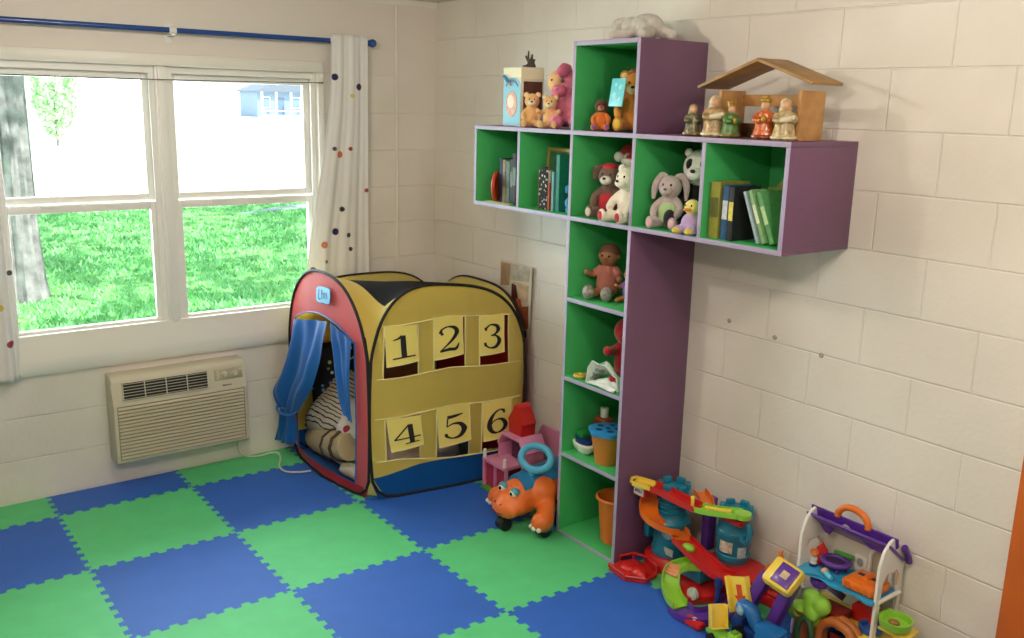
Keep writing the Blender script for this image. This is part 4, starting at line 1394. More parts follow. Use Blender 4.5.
def duck():
    r = thing('plush_duck', 'small plush duck with yellow head and lilac body by the bunny', 'plush toy', (-.325, -2.312, ZARM), -82)
    soft_body(r, 'body', plush('fur_lilac', '#b79ac6'), [('e', (0, 0, .045), (.05, .048, .05)), ('e', (.03, -.05, .02), (.024, .03, .02)), ('e', (-.03, -.05, .02), (.024, .03, .02)), ('e', (0, .045, .05), (.02, .03, .015))], .006)
    soft_body(r, 'head', plush('fur_yellow', '#e6d47c'), [('e', (0, -.005, .115), (.036, .035, .035))], .006)
    b = B(); b.ell((0, -.042, .108), (.018, .018, .007)); b.build('beak', plush('fur_orange', '#e08a2c'), r)
    for s in (-1, 1): part_ell(r, 'eye', M_eye, (s * .014, -.034, .124), (.004, .004, .005))
    for s in (-1, 1): part_ell(r, 'foot', plush('fur_yellow2', '#e6c94a'), (s * .032, -.072, .018), (.018, .02, .014))
    r.scale = (.85, .85, .85)
duck()
# ---- fifth arm box
book('olive yellow book at the left of the right end box', -.26, -2.425, ZARM, .045, .16, .20, '#8a8a34', band='#5c5c2a')
book('blue and white spined book beside the olive yellow book', -.265, -2.470, ZARM, .028, .14, .19, '#23507a', band='#c6cbd0')
book('black book with yellow label, tallest spine of the right end box', -.275, -2.505, ZARM, .024, .14, .188, '#1c1c1e', band='#d0c050')
def board():
    r = thing('activity_board', 'translucent amber board with a round handle leaning behind the books', 'board', (-.19, -2.60, ZARM), 0)
    m = frame((0, 0, 0), (0, -1, 0), (-1, 0, .08))
    b = B(); b.prism([(-.075, 0), (.075, 0), (.075, .185), (.03, .19)] + [(.03 * cos(a * pi / 8), .19 + .028 * sin(a * pi / 8)) for a in range(1, 8)] + [(-.03, .19), (-.075, .185)], .006, m, bev=.0015); b.build('panel', mat('amber_board', '#6f7a36', .3), r)
    for k, (y, z, c) in enumerate(((-.03, .06, '#8a3a3a'), (.02, .10, '#5a2f52'), (.04, .05, '#a3622e'), (-.03, .13, '#b79a3a'))):
        b = B(); b.ell(m @ V((y, z, .008)), (.006, .02, .024)); b.build('picture', mat('board_' + c[1:], c, .4), r)
board()
book('light green picture book leaning to the left in the right end box', -.275, -2.648, ZARM + .008, .016, .12, .19, '#7fa872', tilt=-23, band='#cfd8b8')
book('green and white picture book leaning behind the light green one', -.265, -2.676, ZARM + .009, .020, .12, .185, '#5f9a62', tilt=-24, band='#b4d49a')
book('pale blue picture book leaning in front, right end box', -.28, -2.626, ZARM + .006, .010, .12, .185, '#a9bcc0', tilt=-23)

# ================================================================ nativity stable and figurines
def stable():
    r = thing('wooden_stable', 'wooden nativity stable with a pitched roof standing on the right shelf arm', 'stable', (-.225, -2.545, ZL))
    W_ = mat('pale_wood', '#b98a52', .55, bump=.3, bscale=50, vary=.2, vscale=18)
    W2 = mat('roof_wood', '#a27a48', .55, bump=.3, bscale=50, vary=.2, vscale=18)
    for y in (-.168, .168):
        b = B(); b.span((-.07, y - .007, 0), (.06, y + .007, .162), .002); b.build('side_wall', W_, r)
    b = B(); b.span((.046, -.16, .11), (.058, .16, .15), .002); b.build('back_beam', W_, r)
    b = B(); b.span((.046, -.16, 0), (.058, .16, .05), .002); b.build('back_rail', mat('dark_wood', '#6a4a30', .6, vary=.2, vscale=20), r)
    for s in (-1, 1):
        a = atan2(.095, .275)
        m = Matrix.Translation((-.008, 0, .262)) @ Matrix.Rotation(-s * a, 4, 'X')
        b = B(); b.box((0, s * (.136 if s > 0 else .118), .0), (.165, .278 if s > 0 else .242, .011), m, .002); b.build('roof_board', W2, r)
stable()
def figurine(label, loc, rz, h, robe, trim, kind):
    r = thing('figurine', label, 'figurine', loc, rz, 'nativity figurines on the shelf arm')
    G = mat('figure_' + robe[1:], robe, .3, vary=.5, vscale=60, bump=.5, bscale=70, coat=.3)
    T2 = mat('figure_' + trim[1:], trim, .3, vary=.5, vscale=60, bump=.5, bscale=70, coat=.3)
    SK = mat('figure_skin', '#cfa07c', .35)
    b = B(); b.lathe([(.0, 0), (.030, 0), (.032, .012), (.027, .03), (.023, .055), (.02, .072), (.011, .08), (0, .082)], None, 18, sy=.85)
    for s in (-1, 1):
        b.tube(catmull([(s * .019, 0, .068), (s * .026, -.012, .053), (s * .009, -.024, .052)], 4), [.009, .008, .006], 8)
    o = b.fuse('robe', G, r, .0028, 2)
    b = B(); b.tube([(.031 * cos(a * pi / 10), .027 * sin(a * pi / 10), .008) for a in range(20)], .005, 6, closed=True); b.build('robe_hem', T2, r)
    part_ell(r, 'head', SK, (0, -.004, .091), (.0125, .0125, .0145))
    if kind in ('crown', 'turban'):
        b = B()
        if kind == 'crown':
            b.lathe([(.012, .099), (.0145, .112), (.012, .112), (.011, .1)], None, 12)
            for k in range(6): b.ell((.0135 * cos(k * pi / 3), .0135 * sin(k * pi / 3), .114), .003, None, 6, 5)
        else:
            b.ell((0, 0, .105), (.016, .016, .009)); b.ell((0, -.003, .113), (.009, .009, .007))
        b.build('headdress', mat('figure_gold', '#b8923a', .3, metal=.4), r)
        b = B(); b.ell((0, -.026, .055), (.007, .007, .01)); b.build('gift', MATS['figure_gold'], r)
    else:
        b = B(); b.ell((0, .003, .094), (.0155, .0145, .0165)); b.tube(catmull([(0, .010, .10), (0, .016, .08), (0, .017, .05)], 4), [.012, .018, .016], 10, sy=1.2); b.fuse('veil', T2, r, .0028, 1)
        part_ell(r, 'face', SK, (0, -.0095, .091), (.0095, .006, .0115))
        if kind == 'baby':
            b = B(); b.tube([(-.014, -.026, .052), (.014, -.026, .058)], [.007, .009], 8); b.ell((.018, -.026, .06), .007); b.build('bundle', mat('figure_cream', '#ddcfb0', .4), r)
    s = 1.1 * h / .115
    for c in r.children_recursive:
        c.data.transform(Matrix.Scale(s, 4))
    return r
figurine('green brown shepherd figurine standing apart, left of the stable', (-.325, -2.283, ZL), -40, .108, '#5c5a36', '#8b7a4a', 'veil')
figurine('tall veiled cream figurine at the left post of the stable', (-.325, -2.383, ZL), -45, .138, '#a88a5c', '#cdbf9a', 'baby')
figurine('crowned figurine in a green robe kneeling inside the stable', (-.318, -2.452, ZL), -20, .112, '#4d7a3a', '#8a6a34', 'crown')
figurine('figurine in a bright orange robe in the middle of the stable', (-.318, -2.598, ZL), -60, .128, '#c4622a', '#7e3a20', 'turban')
figurine('small brown figurine half hidden behind the tall beige one', (-.275, -2.632, ZL), -40, .105, '#6b4a32', '#9a7a4e', 'veil')
figurine('tall beige figurine at the right post of the stable', (-.325, -2.685, ZL), -50, .13, '#b09a6c', '#c9bd94', 'baby')

# ================================================================ toys in the column
def baby_doll(name, label, loc, rz, h, skin, dress, shoe, hair=None):
    r = thing(name, label, 'doll', loc, rz)
    S = h
    SK = mat('doll_' + skin[1:], skin, .5)
    soft_body(r, 'body', SK, [('e', V((0, 0, .78)) * S, (.20 * S, .19 * S, .20 * S)), ('t', [V((0, 0, .60)) * S, V((0, 0, .2)) * S], [.10 * S, .17 * S]),
        ('t', [V((.08, -.05, .12)) * S, V((.14, -.25, .10)) * S, V((.17, -.42, .09)) * S], [.10 * S, .085 * S, .075 * S]), ('t', [V((-.08, -.05, .12)) * S, V((-.14, -.25, .10)) * S, V((-.17, -.42, .09)) * S], [.10 * S, .085 * S, .075 * S]),
        ('t', [V((.13, 0, .52)) * S, V((.26, -.08, .42)) * S, V((.30, -.20, .40)) * S], [.07 * S, .06 * S, .055 * S]), ('t', [V((-.13, 0, .52)) * S, V((-.26, -.08, .42)) * S, V((-.32, -.20, .46)) * S], [.07 * S, .06 * S, .055 * S]),
        ('e', V((.32, -.23, .40)) * S, .06 * S), ('e', V((-.34, -.23, .47)) * S, .06 * S), ('e', V((.2, 0, .78)) * S, (.03 * S, .04 * S, .05 * S)), ('e', V((-.2, 0, .78)) * S, (.03 * S, .04 * S, .05 * S)), ('e', V((0, -.19, .76)) * S, .025 * S)], .02 * S)
    b = B()
    b.lathe([(.11 * S, .60 * S), (.19 * S, .50 * S), (.22 * S, .30 * S), (.21 * S, .10 * S), (.15 * S, .06 * S)], None, 20)
    for s in (-1, 1):
        b.tube(catmull([V((s * .12, 0, .53)) * S, V((s * .25, -.07, .43)) * S], 4), [.10 * S, .085 * S], 12)
    b.fuse('outfit', cloth('outfit_' + dress[1:], dress), r, .02 * S)
    if shoe:
        for s in (-1, 1):
            part_ell(r, 'shoe', mat('glitter_' + shoe[1:], shoe, .35, vary=.5, vscale=120, bump=.6, bscale=300), V((s * .18, -.48, .145)) * S, (.115 * S, .12 * S, .14 * S))
    for s in (-1, 1):
        part_ell(r, 'eye', M_eye, V((s * .07, -.178, .80)) * S, (.022 * S, .012 * S, .018 * S))
    b = B(); b.ell(V((0, -.182, .695)) * S, (.04 * S, .012 * S, .012 * S)); b.build('mouth', mat('doll_lip', '#9c4a40', .5), r)
    if hair:
        b = B(); b.ell(V((0, .03, .84)) * S, (.21 * S, .20 * S, .175 * S)); b.build('hair', mat('hair_' + hair[1:], hair, .7), r)
    return r
ZA_, ZB_, ZC_, ZD_ = 1.096, .744, .392, .019
baby_doll('doll', 'brown skinned baby doll in dusty pink outfit and glitter shoes on the shelf', (-.215, -1.755, ZA_), -66, .228, '#9a6446', '#b0685c', '#8f8680', '#6e4230')
baby_doll('doll', 'smaller doll in a purple dress half hidden by the right shelf side', (-.205, -1.882, ZA_), -75, .145, '#b87850', '#8a5aa8', None, '#5a3a2a')
plush_toy('plush_bear', 'plain red plush bear mostly hidden behind the purple shelf side', 'plush toy', (-.185, -1.865, ZB_), -38, .285, '#a3121c', muzzle='#a3121c', ears='none', arms='up')
def folded_cloth():
    r = thing('folded_cloth', 'white cloth with grey green hearts crumpled in front of the red plush', 'cloth', (-.325, -1.90, ZB_))
    hs = spots('heart_print', '#d6dad2', ['#7d9488', '#93a79c', '#7d9488', '#a7b8a8'], 22, .36)
    b = B()
    def fn(u, v):
        x, y = .075 * (u - .5), .20 * (v - .5)
        z = .125 * max(0, sin(pi * (.15 + .7 * v))) * (1 - .6 * u) * (.8 + .4 * noise.noise(V((u * 3, v * 3, 1)))) + .012
        return V((x + .012 * noise.noise(V((v * 4, u * 2, 3))), y, z if .02 < v < .98 else .004))
    b.sheet(fn, 14, 20, .004); b.build('top_fold', hs, r, 80)
    b = B()
    def f2(u, v):
        x, y = -.02 + .055 * (u - .5), .16 * (v - .5)
        return V((x, y, .012 + .03 * (1 - abs(2 * v - 1)) * (u) + .006 * noise.noise(V((u * 4, v * 5, 9)))))
    b.sheet(f2, 12, 16, .006); b.build('lower_fold', cloth('cloth_white', '#dfe4de'), r, 80)
folded_cloth()
def rattle():
    r = thing('toy_rattle', 'yellow and navy baby rattle lying at the left of the heart cloth', 'rattle', (-.305, -1.745, ZB_), -20)
    b = B(); b.tube([(.02 * cos(a * pi / 8) - .035, .02 * sin(a * pi / 8), .012) for a in range(16)], .008, 8, closed=True); b.tube([(-.016, 0, .012), (.06, -.005, .014)], [.009, .008], 8); b.build('handle', plastic('rattle_yellow', '#d8b53a'), r)
    part_ell(r, 'bell', plastic('rattle_navy', '#1d3a5a'), (.02, -.03, .016), (.022, .018, .016))
rattle()
def lidded_bucket():
    r = thing('toy_bucket', 'orange toy bucket with a blue shape sorter lid on the shelf', 'bucket', (-.285, -1.875, ZC_))
    b = B(); b.lathe([(.052, 0), (.072, .125), (.075, .13), (.075, .136), (.070, .136), (.067, .125), (.049, .006), (0, .006), (0, 0)], None, 28); b.build('bucket', mat('orange_translucent', '#c9792c', .35), r)
    b = B()
    pts = [(.082 + .006 * cos(6 * a * pi / 24)) for a in range(48)]
    b.prism([(pts[a] * cos(a * pi / 24), pts[a] * sin(a * pi / 24)) for a in range(48)], .02, Matrix.Translation((0, 0, .134)), bev=.004); l = b.build('lid', plastic('lid_blue', '#2b86c4'), r)
    for k in range(5):
        b = B(); a = k * 2 * pi / 5 + .4
        b.prism([(.017 * cos(q * 2 * pi / (3 + k)), .017 * sin(q * 2 * pi / (3 + k))) for q in range(3 + k)], .0015, Matrix.Translation((.045 * cos(a), .045 * sin(a), .1535))); b.build('shape_hole', mat('hole_dark', '#123a5c', .6), l)
    b = B(); b.prism([(.014, 0), (0, .014), (-.014, 0), (0, -.014)], .0015, Matrix.Translation((0, 0, .1535))); b.build('shape_hole', MATS['hole_dark'], l)
lidded_bucket()
def boat():
    r = thing('toy_boat', 'toy boat with white hull, navy deck and green cabin on the shelf', 'toy boat', (-.290, -1.727, ZC_), -10)
    b = B(); b.lathe([(0, 0), (.03, 0), (.05, .02), (.056, .042), (.05, .046), (0, .046)], None, 24, sx=.72, sy=1.3); b.build('hull', M_white, r)
    b = B(); b.lathe([(.045, .046), (.046, .062), (.03, .068), (0, .068)], None, 20, sx=.7, sy=1.2); b.build('deck', plastic('boat_navy', '#1c2e6a'), r)
    b = B(); b.box((0, .012, .082), (.04, .05, .03), None, .006); b.build('cabin', plastic('boat_green', '#1f8a44'), r)
boat()
def tug():
    r = thing('toy_steamer', 'red brown toy steamer with a white funnel behind the lidded bucket', 'toy boat', (-.165, -1.718, ZC_), 0)
    b = B(); b.lathe([(0, 0), (.035, 0), (.05, .05), (.05, .11), (.045, .118), (0, .118)], None, 24, sx=.8, sy=1.1); b.build('hull', plastic('tug_red', '#8f2f20'), r)
    b = B(); b.box((0, 0, .128), (.05, .075, .02), None, .006); b.build('cabin', plastic('tug_orange', '#b8502a'), r)
    b = B(); b.cyl((0, 0, .138), (0, 0, .182), .018, .019); b.build('funnel', M_white, r)
tug()
def bin_():
    r = thing('plastic_bin', 'orange plastic bin with a rolled rim in the lowest shelf box', 'bin', (-.235, -1.893, ZD_))
    b = B(); b.lathe([(.060, 0), (.078, .195), (.086, .198), (.088, .206), (.082, .211), (.076, .205), (.057, .006), (0, .006), (0, 0)], None, 32); b.build('bucket', plastic('bin_orange', '#d96a26'), r)
    b = B(); b.tube([(.0865 * cos(a * pi / 16), .0865 * sin(a * pi / 16), .204) for a in range(32)], .004, 8, closed=True); b.build('rim', plastic('bin_orange2', '#df7630'), r)
bin_()
# ================================================================ toys on the floor
P_ = {k: plastic('plastic_' + k, c) for k, c in dict(red='#c41f1c', orange='#e0701e', yellow='#efd04e', lime='#8fca3c', green='#4fa83a', teal='#1b7f9c', blue='#1a5fb0', navy='#173a80', purple='#5a2f92',
    pink='#dc8fb4', rose='#b8324a', white='#e6e2d8', aqua='#58b8d8', brown='#8a4a26', peach='#e2a878', dgreen='#2f5a34').items()}
class Toy:
    """a thing whose parts are modelled in room coordinates and parented to its base point"""
    def __init__(s, name, label, cat, base):
        s.o = thing(name, label, cat, base)
        s.T = Matrix.Translation(-V(base))
    def add(s, b, name, m, parent=None, angle=40):
        b.xf(s.T)
        return b.build(name, P_[m] if isinstance(m, str) else m, parent or s.o, angle)

def channel(b, pts, w, lip=.012, th=.004, floor_z=0):
    """toy road: flat floor with two raised lips following pts"""
    P = catmull(pts, 6)
    n = len(P) - 1
    def at(t):
        i = min(int(t * n + 1e-6), n)
        p = P[i]
        a, c = P[max(i - 1, 0)], P[min(i + 1, n)]
        d = (c - a); d.z = 0; d.normalize()
        return p, V((-d.y, d.x, 0))
    prof = [(-w / 2 - th, -th), (-w / 2 - th, lip), (-w / 2, lip), (-w / 2, 0), (w / 2, 0), (w / 2, lip), (w / 2 + th, lip), (w / 2 + th, -th)]
    rings = []
    for i in range(n + 1):
        p, s = at(i / n)
        rings.append([b.bm.verts.new(p + s * x + V((0, 0, z))) for x, z in prof])
    for A, C in zip(rings, rings[1:]):
        for j in range(len(prof)):
            k = (j + 1) % len(prof)
            b.bm.faces.new((A[j], A[k], C[k], C[j]))
    b.bm.faces.new(rings[0]); b.bm.faces.new(rings[-1][::-1])

def race_track():
    t = Toy('toy_race_track', 'tall toy car ramp with two teal towers, red, orange and green tracks', 'toy race track', (-.20, -2.35, 0))
    # base feet
    b = B(); b.lathe([(0, 0), (.105, 0), (.11, .012), (.108, .045), (.095, .06), (0, .06)], Matrix.Translation((-.165, -2.165, 0)), 28); t.add(b, 'tower_foot', 'red')
    b = B()
    m = frame((-.345, -2.14, 0), (0, 1, 0), (0, 0, 1))
    pts = [(-.085, -.045), (.0, -.075), (.07, -.06), (.09, .0), (.075, .075), (-.03, .085), (-.095, .03)]
    b.prism(pts, .02, m, bev=.005)
    for k in range(len(pts)):
        if k not in (3,):
            a, c = pts[k], pts[(k + 1) % len(pts)]
            b.tube([m @ V((a[0], a[1], .02)), m @ V((a[0], a[1], .055 - .006 * k)), m @ V((c[0], c[1], .05 - .005 * k)), m @ V((c[0], c[1], .02))], .006, 6)
    b.ell(m @ V((.02, .0, .02)), (.05, .045, .022)); b.ell(m @ V((-.05, .02, .02)), (.03, .04, .03))
    t.add(b, 'exit_tray', 'red')
    # tower one
    m1 = Matrix.Translation((-.165, -2.165, 0))
    b = B(); b.lathe([(.0, .06), (.078, .06), (.082, .075), (.074, .10), (.074, .185), (.08, .195), (.08, .21), (.070, .22), (.062, .24), (.060, .315), (.064, .325), (.068, .335), (.068, .350), (0, .350)], m1, 32)
    for z in (.255, .275, .295):
        b.tube([m1 @ V((.065 * cos(a * pi / 14), .065 * sin(a * pi / 14), z)) for a in range(28)], .005, 6, closed=True)
    for k in range(6):
        a = k * pi / 3 + .25
        b.box((.058, 0, .362), (.020, .038, .030), m1 @ Matrix.Rotation(a, 4, 'Z'), .006)
    w1 = t.add(b, 'tower', 'teal')
    b = B(); b.box((-.165 - .066, -2.165 - .052, .095), (.006, .05, .032), None, .002); q = b
    q.xf(Matrix.Identity(4)); t.add(q, 'sticker', mat('sticker_grey', '#b8c0b4', .4, vary=.3, vscale=60), w1)
    b = B(); b.ell((-.235, -2.205, .17), (.008, .03, .02)); t.add(b, 'sticker', mat('sticker_pale', '#8fb6c4', .4, vary=.3, vscale=80), w1)
    b = B(); b.box((-.20, -2.075, .14), (.05, .03, .07), None, .008); t.add(b, 'side_hook', 'teal', w1)
    # launch tray, sign and top ramp
    b = B(); channel(b, [(-.30, -2.062, .370), (-.283, -2.09, .366), (-.262, -2.135, .362)], .062, .016); b.tube([(-.328, -2.076, .382), (-.306, -2.056, .386), (-.276, -2.052, .382)], .007, 8); t.add(b, 'launch_tray', 'yellow')
    b = B(); b.box((-.275, -2.085, .335), (.03, .07, .05), rot(rz=0), .004); sg = t.add(b, 'sign_block', 'red')
    b = B(); b.box((-.2915, -2.085, .335), (.002, .055, .036)); sl = t.add(b, 'sign_plate', 'white', sg)
    b = B()
    mm = frame((-.2926, -2.085, .335), (0, -1, 0), (-1, 0, 0))
    for pts in ([(-.018, .006), (-.018, -.006), (-.012, .006), (-.012, -.006)], [(-.006, -.006), (-.006, .006), (0, .005), (0, -.005)], [(.006, .006), (.006, -.006), (.011, -.006)], [(.018, .006), (.014, .0), (.018, -.006)]):
        b.ribbon(pts, [.0028], .0006, mm)
    t.add(b, 'sign_lettering', 'purple', sl)
    b = B(); channel(b, [(-.26, -2.13, .360), (-.25, -2.20, .356), (-.24, -2.29, .346), (-.235, -2.36, .344)], .062, .020); t.add(b, 'top_ramp', 'red')
    b = B(); channel(b, [(-.115, -2.26, .352), (-.135, -2.31, .345), (-.175, -2.36, .338), (-.205, -2.385, .336)], .05, .014); t.add(b, 'cross_ramp', 'orange')
    b = B(); b.cyl((-.25, -2.345, .34), (-.25, -2.345, .388), .007); b.ell((-.25, -2.345, .39), .009); t.add(b, 'gate_pin', 'yellow')
    b = B(); channel(b, [(-.235, -2.365, .346), (-.225, -2.42, .352), (-.205, -2.48, .362), (-.185, -2.53, .368)], .058, .018); b.lathe([(0, 0), (.032, 0), (.032, .02), (0, .02)], Matrix.Translation((-.180, -2.54, .362)), 20); t.add(b, 'switch_track', 'lime')
    b = B(); b.tube([(-.235, -2.40, .366), (-.215, -2.46, .372), (-.20, -2.50, .378)], .008, 8); t.add(b, 'switch_lever', 'yellow')
    # spiral and long ramp
    c = V((-.165, -2.165, 0))
    sp = []
    for k in range(9):
        a = radians(75 + 22 * k)
        sp.append(c + V((.122 * cos(a), .080 * sin(a), .318 - .0165 * k)))
    b = B(); channel(b, sp + [V((-.235, -2.285, .180))], .068, .022); t.add(b, 'spiral_ramp', 'orange')
    b = B(); channel(b, [(-.232, -2.28, .178), (-.245, -2.34, .170), (-.255, -2.42, .150), (-.25, -2.50, .128), (-.225, -2.56, .116)], .078, .020); t.add(b, 'long_ramp', 'red')
    b = B(); b.prism([(-.27, -2.50), (-.25, -2.585), (-.17, -2.64), (-.05, -2.625), (-.02, -2.52), (-.04, -2.36), (-.14, -2.35), (-.19, -2.44)], .016, Matrix.Translation((0, 0, .105)), bev=.004)
    b.tube([(-.25, -2.585, .13), (-.17, -2.64, .13), (-.05, -2.625, .13)], .008, 6); t.add(b, 'landing_deck', 'red')
    b = B(); b.lathe([(0, 0), (.035, 0), (.04, .02), (.03, .05), (0, .06)], Matrix.Translation((-.085, -2.635, .118)), 18); b.tube(catmull([(-.085, -2.64, .15), (-.07, -2.68, .15), (-.05, -2.70, .14)], 4), [.03, .02], 10); t.add(b, 'signal_knob', 'orange')
    # tower two
    m2 = Matrix.Translation((-.095, -2.44, 0))
    b = B(); b.lathe([(.0, 0), (.07, 0), (.068, .105), (0, .105)], m2, 24); t.add(b, 'tower_foot', 'navy')
    b = B(); b.lathe([(0, .12), (.060, .12), (.064, .135), (.068, .14), (.068, .155), (.062, .16), (.067, .20), (.070, .235), (.074, .24), (.074, .255), (.068, .262), (.066, .315), (.070, .325), (.070, .338), (0, .338)], m2, 32)
    for k in range(6):
        a = k * pi / 3 + .1
        b.box((.057, 0, .346), (.020, .038, .026), m2 @ Matrix.Rotation(a, 4, 'Z'), .006)
    w2 = t.add(b, 'tower', 'teal')
    b = B(); b.tube(catmull([(-.135, -2.50, .322), (-.15, -2.545, .326), (-.155, -2.558, .29), (-.15, -2.545, .250), (-.13, -2.50, .245)], 5), .010, 10); t.add(b, 'pipe_handle', 'teal', w2)
    b = B(); b.box((-.155, -2.485, .330), (.07, .105, .026), rot(rz=0), .008); t.add(b, 'band', 'red', w2)
    b = B(); b.lathe([(.0795, .185), (.080, .225)], m2 @ Matrix.Rotation(radians(195), 4, 'Z'), 48); b.bm.clear()
    def wrap(z0, z1, a0, a1, r_):
        q = B(); q.sheet(lambda u, v: m2 @ V(((r_) * cos(a0 + (a1 - a0) * u), r_ * sin(a0 + (a1 - a0) * u), z0 + (z1 - z0) * v)), 10, 3, .001); return q
    b.bm.free()
    t.add(wrap(.175, .222, radians(170), radians(215), .0715), 'sticker', mat('sticker_face', '#c9b8a4', .4, vary=.35, vscale=70), w2)
    t.add(wrap(.16, .205, radians(232), radians(262), .0715), 'sticker', mat('sticker_blue', '#a9c0c8', .4, vary=.25, vscale=70), w2)
    b = B(); b.box((-.10, -2.31, .23), (.05, .04, .23), None, .008); t.add(b, 'cross_post', 'purple')
    # lower level
    b = B(); b.prism([(-.33, -2.30), (-.36, -2.45), (-.22, -2.52), (-.10, -2.5), (-.06, -2.30), (-.16, -2.22)], .035, None, bev=.006); t.add(b, 'lower_deck', 'red')
    b = B(); b.box((-.22, -2.36, .075), (.08, .12, .06), None, .01); t.add(b, 'garage_block', 'teal')
    b = B(); channel(b, [(-.245, -2.41, .118), (-.285, -2.365, .112), (-.328, -2.340, .088), (-.365, -2.36, .050), (-.39, -2.405, .022), (-.40, -2.45, .010)], .062, .024); g = t.add(b, 'curved_ramp', 'lime')
    b = B(); b.box((0, 0, 0), (.050, .058, .008), rot((-.325, -2.335, .094), 0, -38, 10), .002)
    for k in range(4): b.box((-.021 + .014 * k, 0, .005), (.004, .058, .004), rot((-.325, -2.335, .094), 0, -38, 10))
    t.add(b, 'grid_ramp', mat('pale_orange', '#d98a5a', .4), g)
    b = B(); b.ell((-.255, -2.345, .175), (.022, .03, .018)); t.add(b, 'leaf_knob', 'lime')
    b = B(); b.cyl((-.33, -2.455, .05), (-.345, -2.455, .05), .024, seg=20); t.add(b, 'round_sticker', mat('sticker_grey', '#b8c0b4', .4))
    b = B(); channel(b, [(-.415, -2.455, .008), (-.425, -2.51, .010), (-.40, -2.56, .014), (-.34, -2.585, .018), (-.27, -2.575, .02), (-.20, -2.555, .022)], .085, .024)
    t.add(b, 'floor_track', 'purple')
    b = B(); b.box((-.445, -2.565, .016), (.045, .085, .03), rot(), .012); e = t.add(b, 'track_end', 'red')
    b = B(); b.ell((-.445, -2.565, .032), (.010, .010, .005)); t.add(b, 'button', 'white', e)
    b = B(); b.cyl((-.285, -2.535, .0), (-.285, -2.535, .105), .011); b.lathe([(0, .10), (.015, .10), (.017, .115), (.014, .135), (0, .138)], Matrix.Translation((-.285, -2.535, 0)), 16); t.add(b, 'post', 'navy')
    b = B(); b.cyl((-.22, -2.66, .0), (-.22, -2.66, .115), .011); b.ell((-.22, -2.66, .118), .015); t.add(b, 'post', 'navy')
race_track()

def loader():
    t = Toy('toy_loader', 'purple and yellow toy loader with blue scoop in front of the red ramps', 'toy vehicle', (-.34, -2.78, 0))
    # tilted yellow ramp with a red arrow
    a, c, d = V((-.33, -2.605, .19)), V((-.33, -2.69, .225)), V((-.345, -2.675, .085))
    m = frame((a + d) / 2 + (c - a) / 2, c - a, (c - a).cross(a - d))
    L, W = (a - d).length, (c - a).length
    b = B(); b.box((0, 0, 0), (W, L, .008), m, .002)
    for s in (-1, 1): b.box((s * W / 2, 0, .008), (.010, L * 1.05, .028), m, .004)
    p = t.add(b, 'tipping_ramp', 'yellow')
    b = B(); b.prism([(-.012, -.035), (.012, -.035), (.012, .005), (.026, .005), (0, .04), (-.026, .005), (-.012, .005)], .002, m @ Matrix.Translation((0, 0, .004)) @ Matrix.Rotation(pi, 4, 'Z')); t.add(b, 'arrow', mat('arrow_red', '#c8481e', .4), p)
    for k, (y0, y1, dx) in enumerate(((-2.672, -2.772, -.015), (-2.79, -2.868, .0))):
        b = B(); q = V((-.31 + dx, y0, .03)); e = V((-.29 + dx, y1, .27))
        mm = frame((q + e) / 2, (1, 0, 0), e - q)
        b.box((0, 0, 0), (.055, .044, (e - q).length), mm, .008)
        t.add(b, 'lift_arm', 'purple')
    mh = frame((-.315, -2.842, .290), (0, -1, -.12), (-.62, -.18, .75))
    b = B(); b.box((0, 0, 0), (.120, .110, .050), mh, .018); h = t.add(b, 'yellow_head', 'yellow')
    b = B(); b.box((.012, 0, .025), (.072, .080, .008), mh, .003); pn = t.add(b, 'purple_panel', 'purple', h)
    b = B(); b.box((.012, 0, .030), (.028, .028, .003), mh, .001); t.add(b, 'pale_sticker', mat('sticker_sand', '#c9b48a', .4, vary=.3, vscale=90), pn)
    b = B(); b.cyl((-.28, -2.80, .33), (-.28, -2.795, .36), .010, .006); t.add(b, 'orange_tip', 'orange', h)
    b = B(); b.box((-.29, -2.79, .16), (.03, .10, .05), rot(), .01); b.cyl((-.30, -2.78, .20), (-.30, -2.86, .20), .014); t.add(b, 'cross_bar', 'red')
    # blue scoop
    b = B()
    prof = [(-.055, .135), (-.03, .155), (.0, .150), (.02, .115), (.03, .07), (.028, .0), (.02, .0), (.022, .07), (.012, .11), (-.005, .135), (-.03, .143), (-.05, .13)]
    mS = frame((-.385, -2.905, 0), (0, 1, 0), (-1, 0, 0))
    b.box((-.385, -2.865, .075), (.07, .11, .11), None, .018)
    b.tube(catmull([(-.385, -2.745, .145), (-.385, -2.775, .140), (-.385, -2.80, .105), (-.385, -2.84, .10)], 5), [.030, .028, .024, .03], 14)
    b.ell((-.385, -2.738, .142), (.032, .03, .032))
    t.add(b, 'scoop', mat('scoop_blue', '#1665a8', .35, coat=.15))
    b = B(); b.ell((-.416, -2.745, .145), (.004, .016, .018)); t.add(b, 'round_sticker', mat('sticker_pale', '#8fb6c4', .4))
    b = B(); b.box((-.34, -2.70, .04), (.06, .05, .08), None, .008); b.box((-.33, -2.80, .03), (.09, .19, .05), None, .012); t.add(b, 'chassis', 'navy')
    for y in (-2.72, -2.88):
        b = B(); b.cyl((-.385, y, .028), (-.36, y, .028), .028, seg=20); t.add(b, 'wheel', mat('tyre_black', '#141416', .6))
loader()

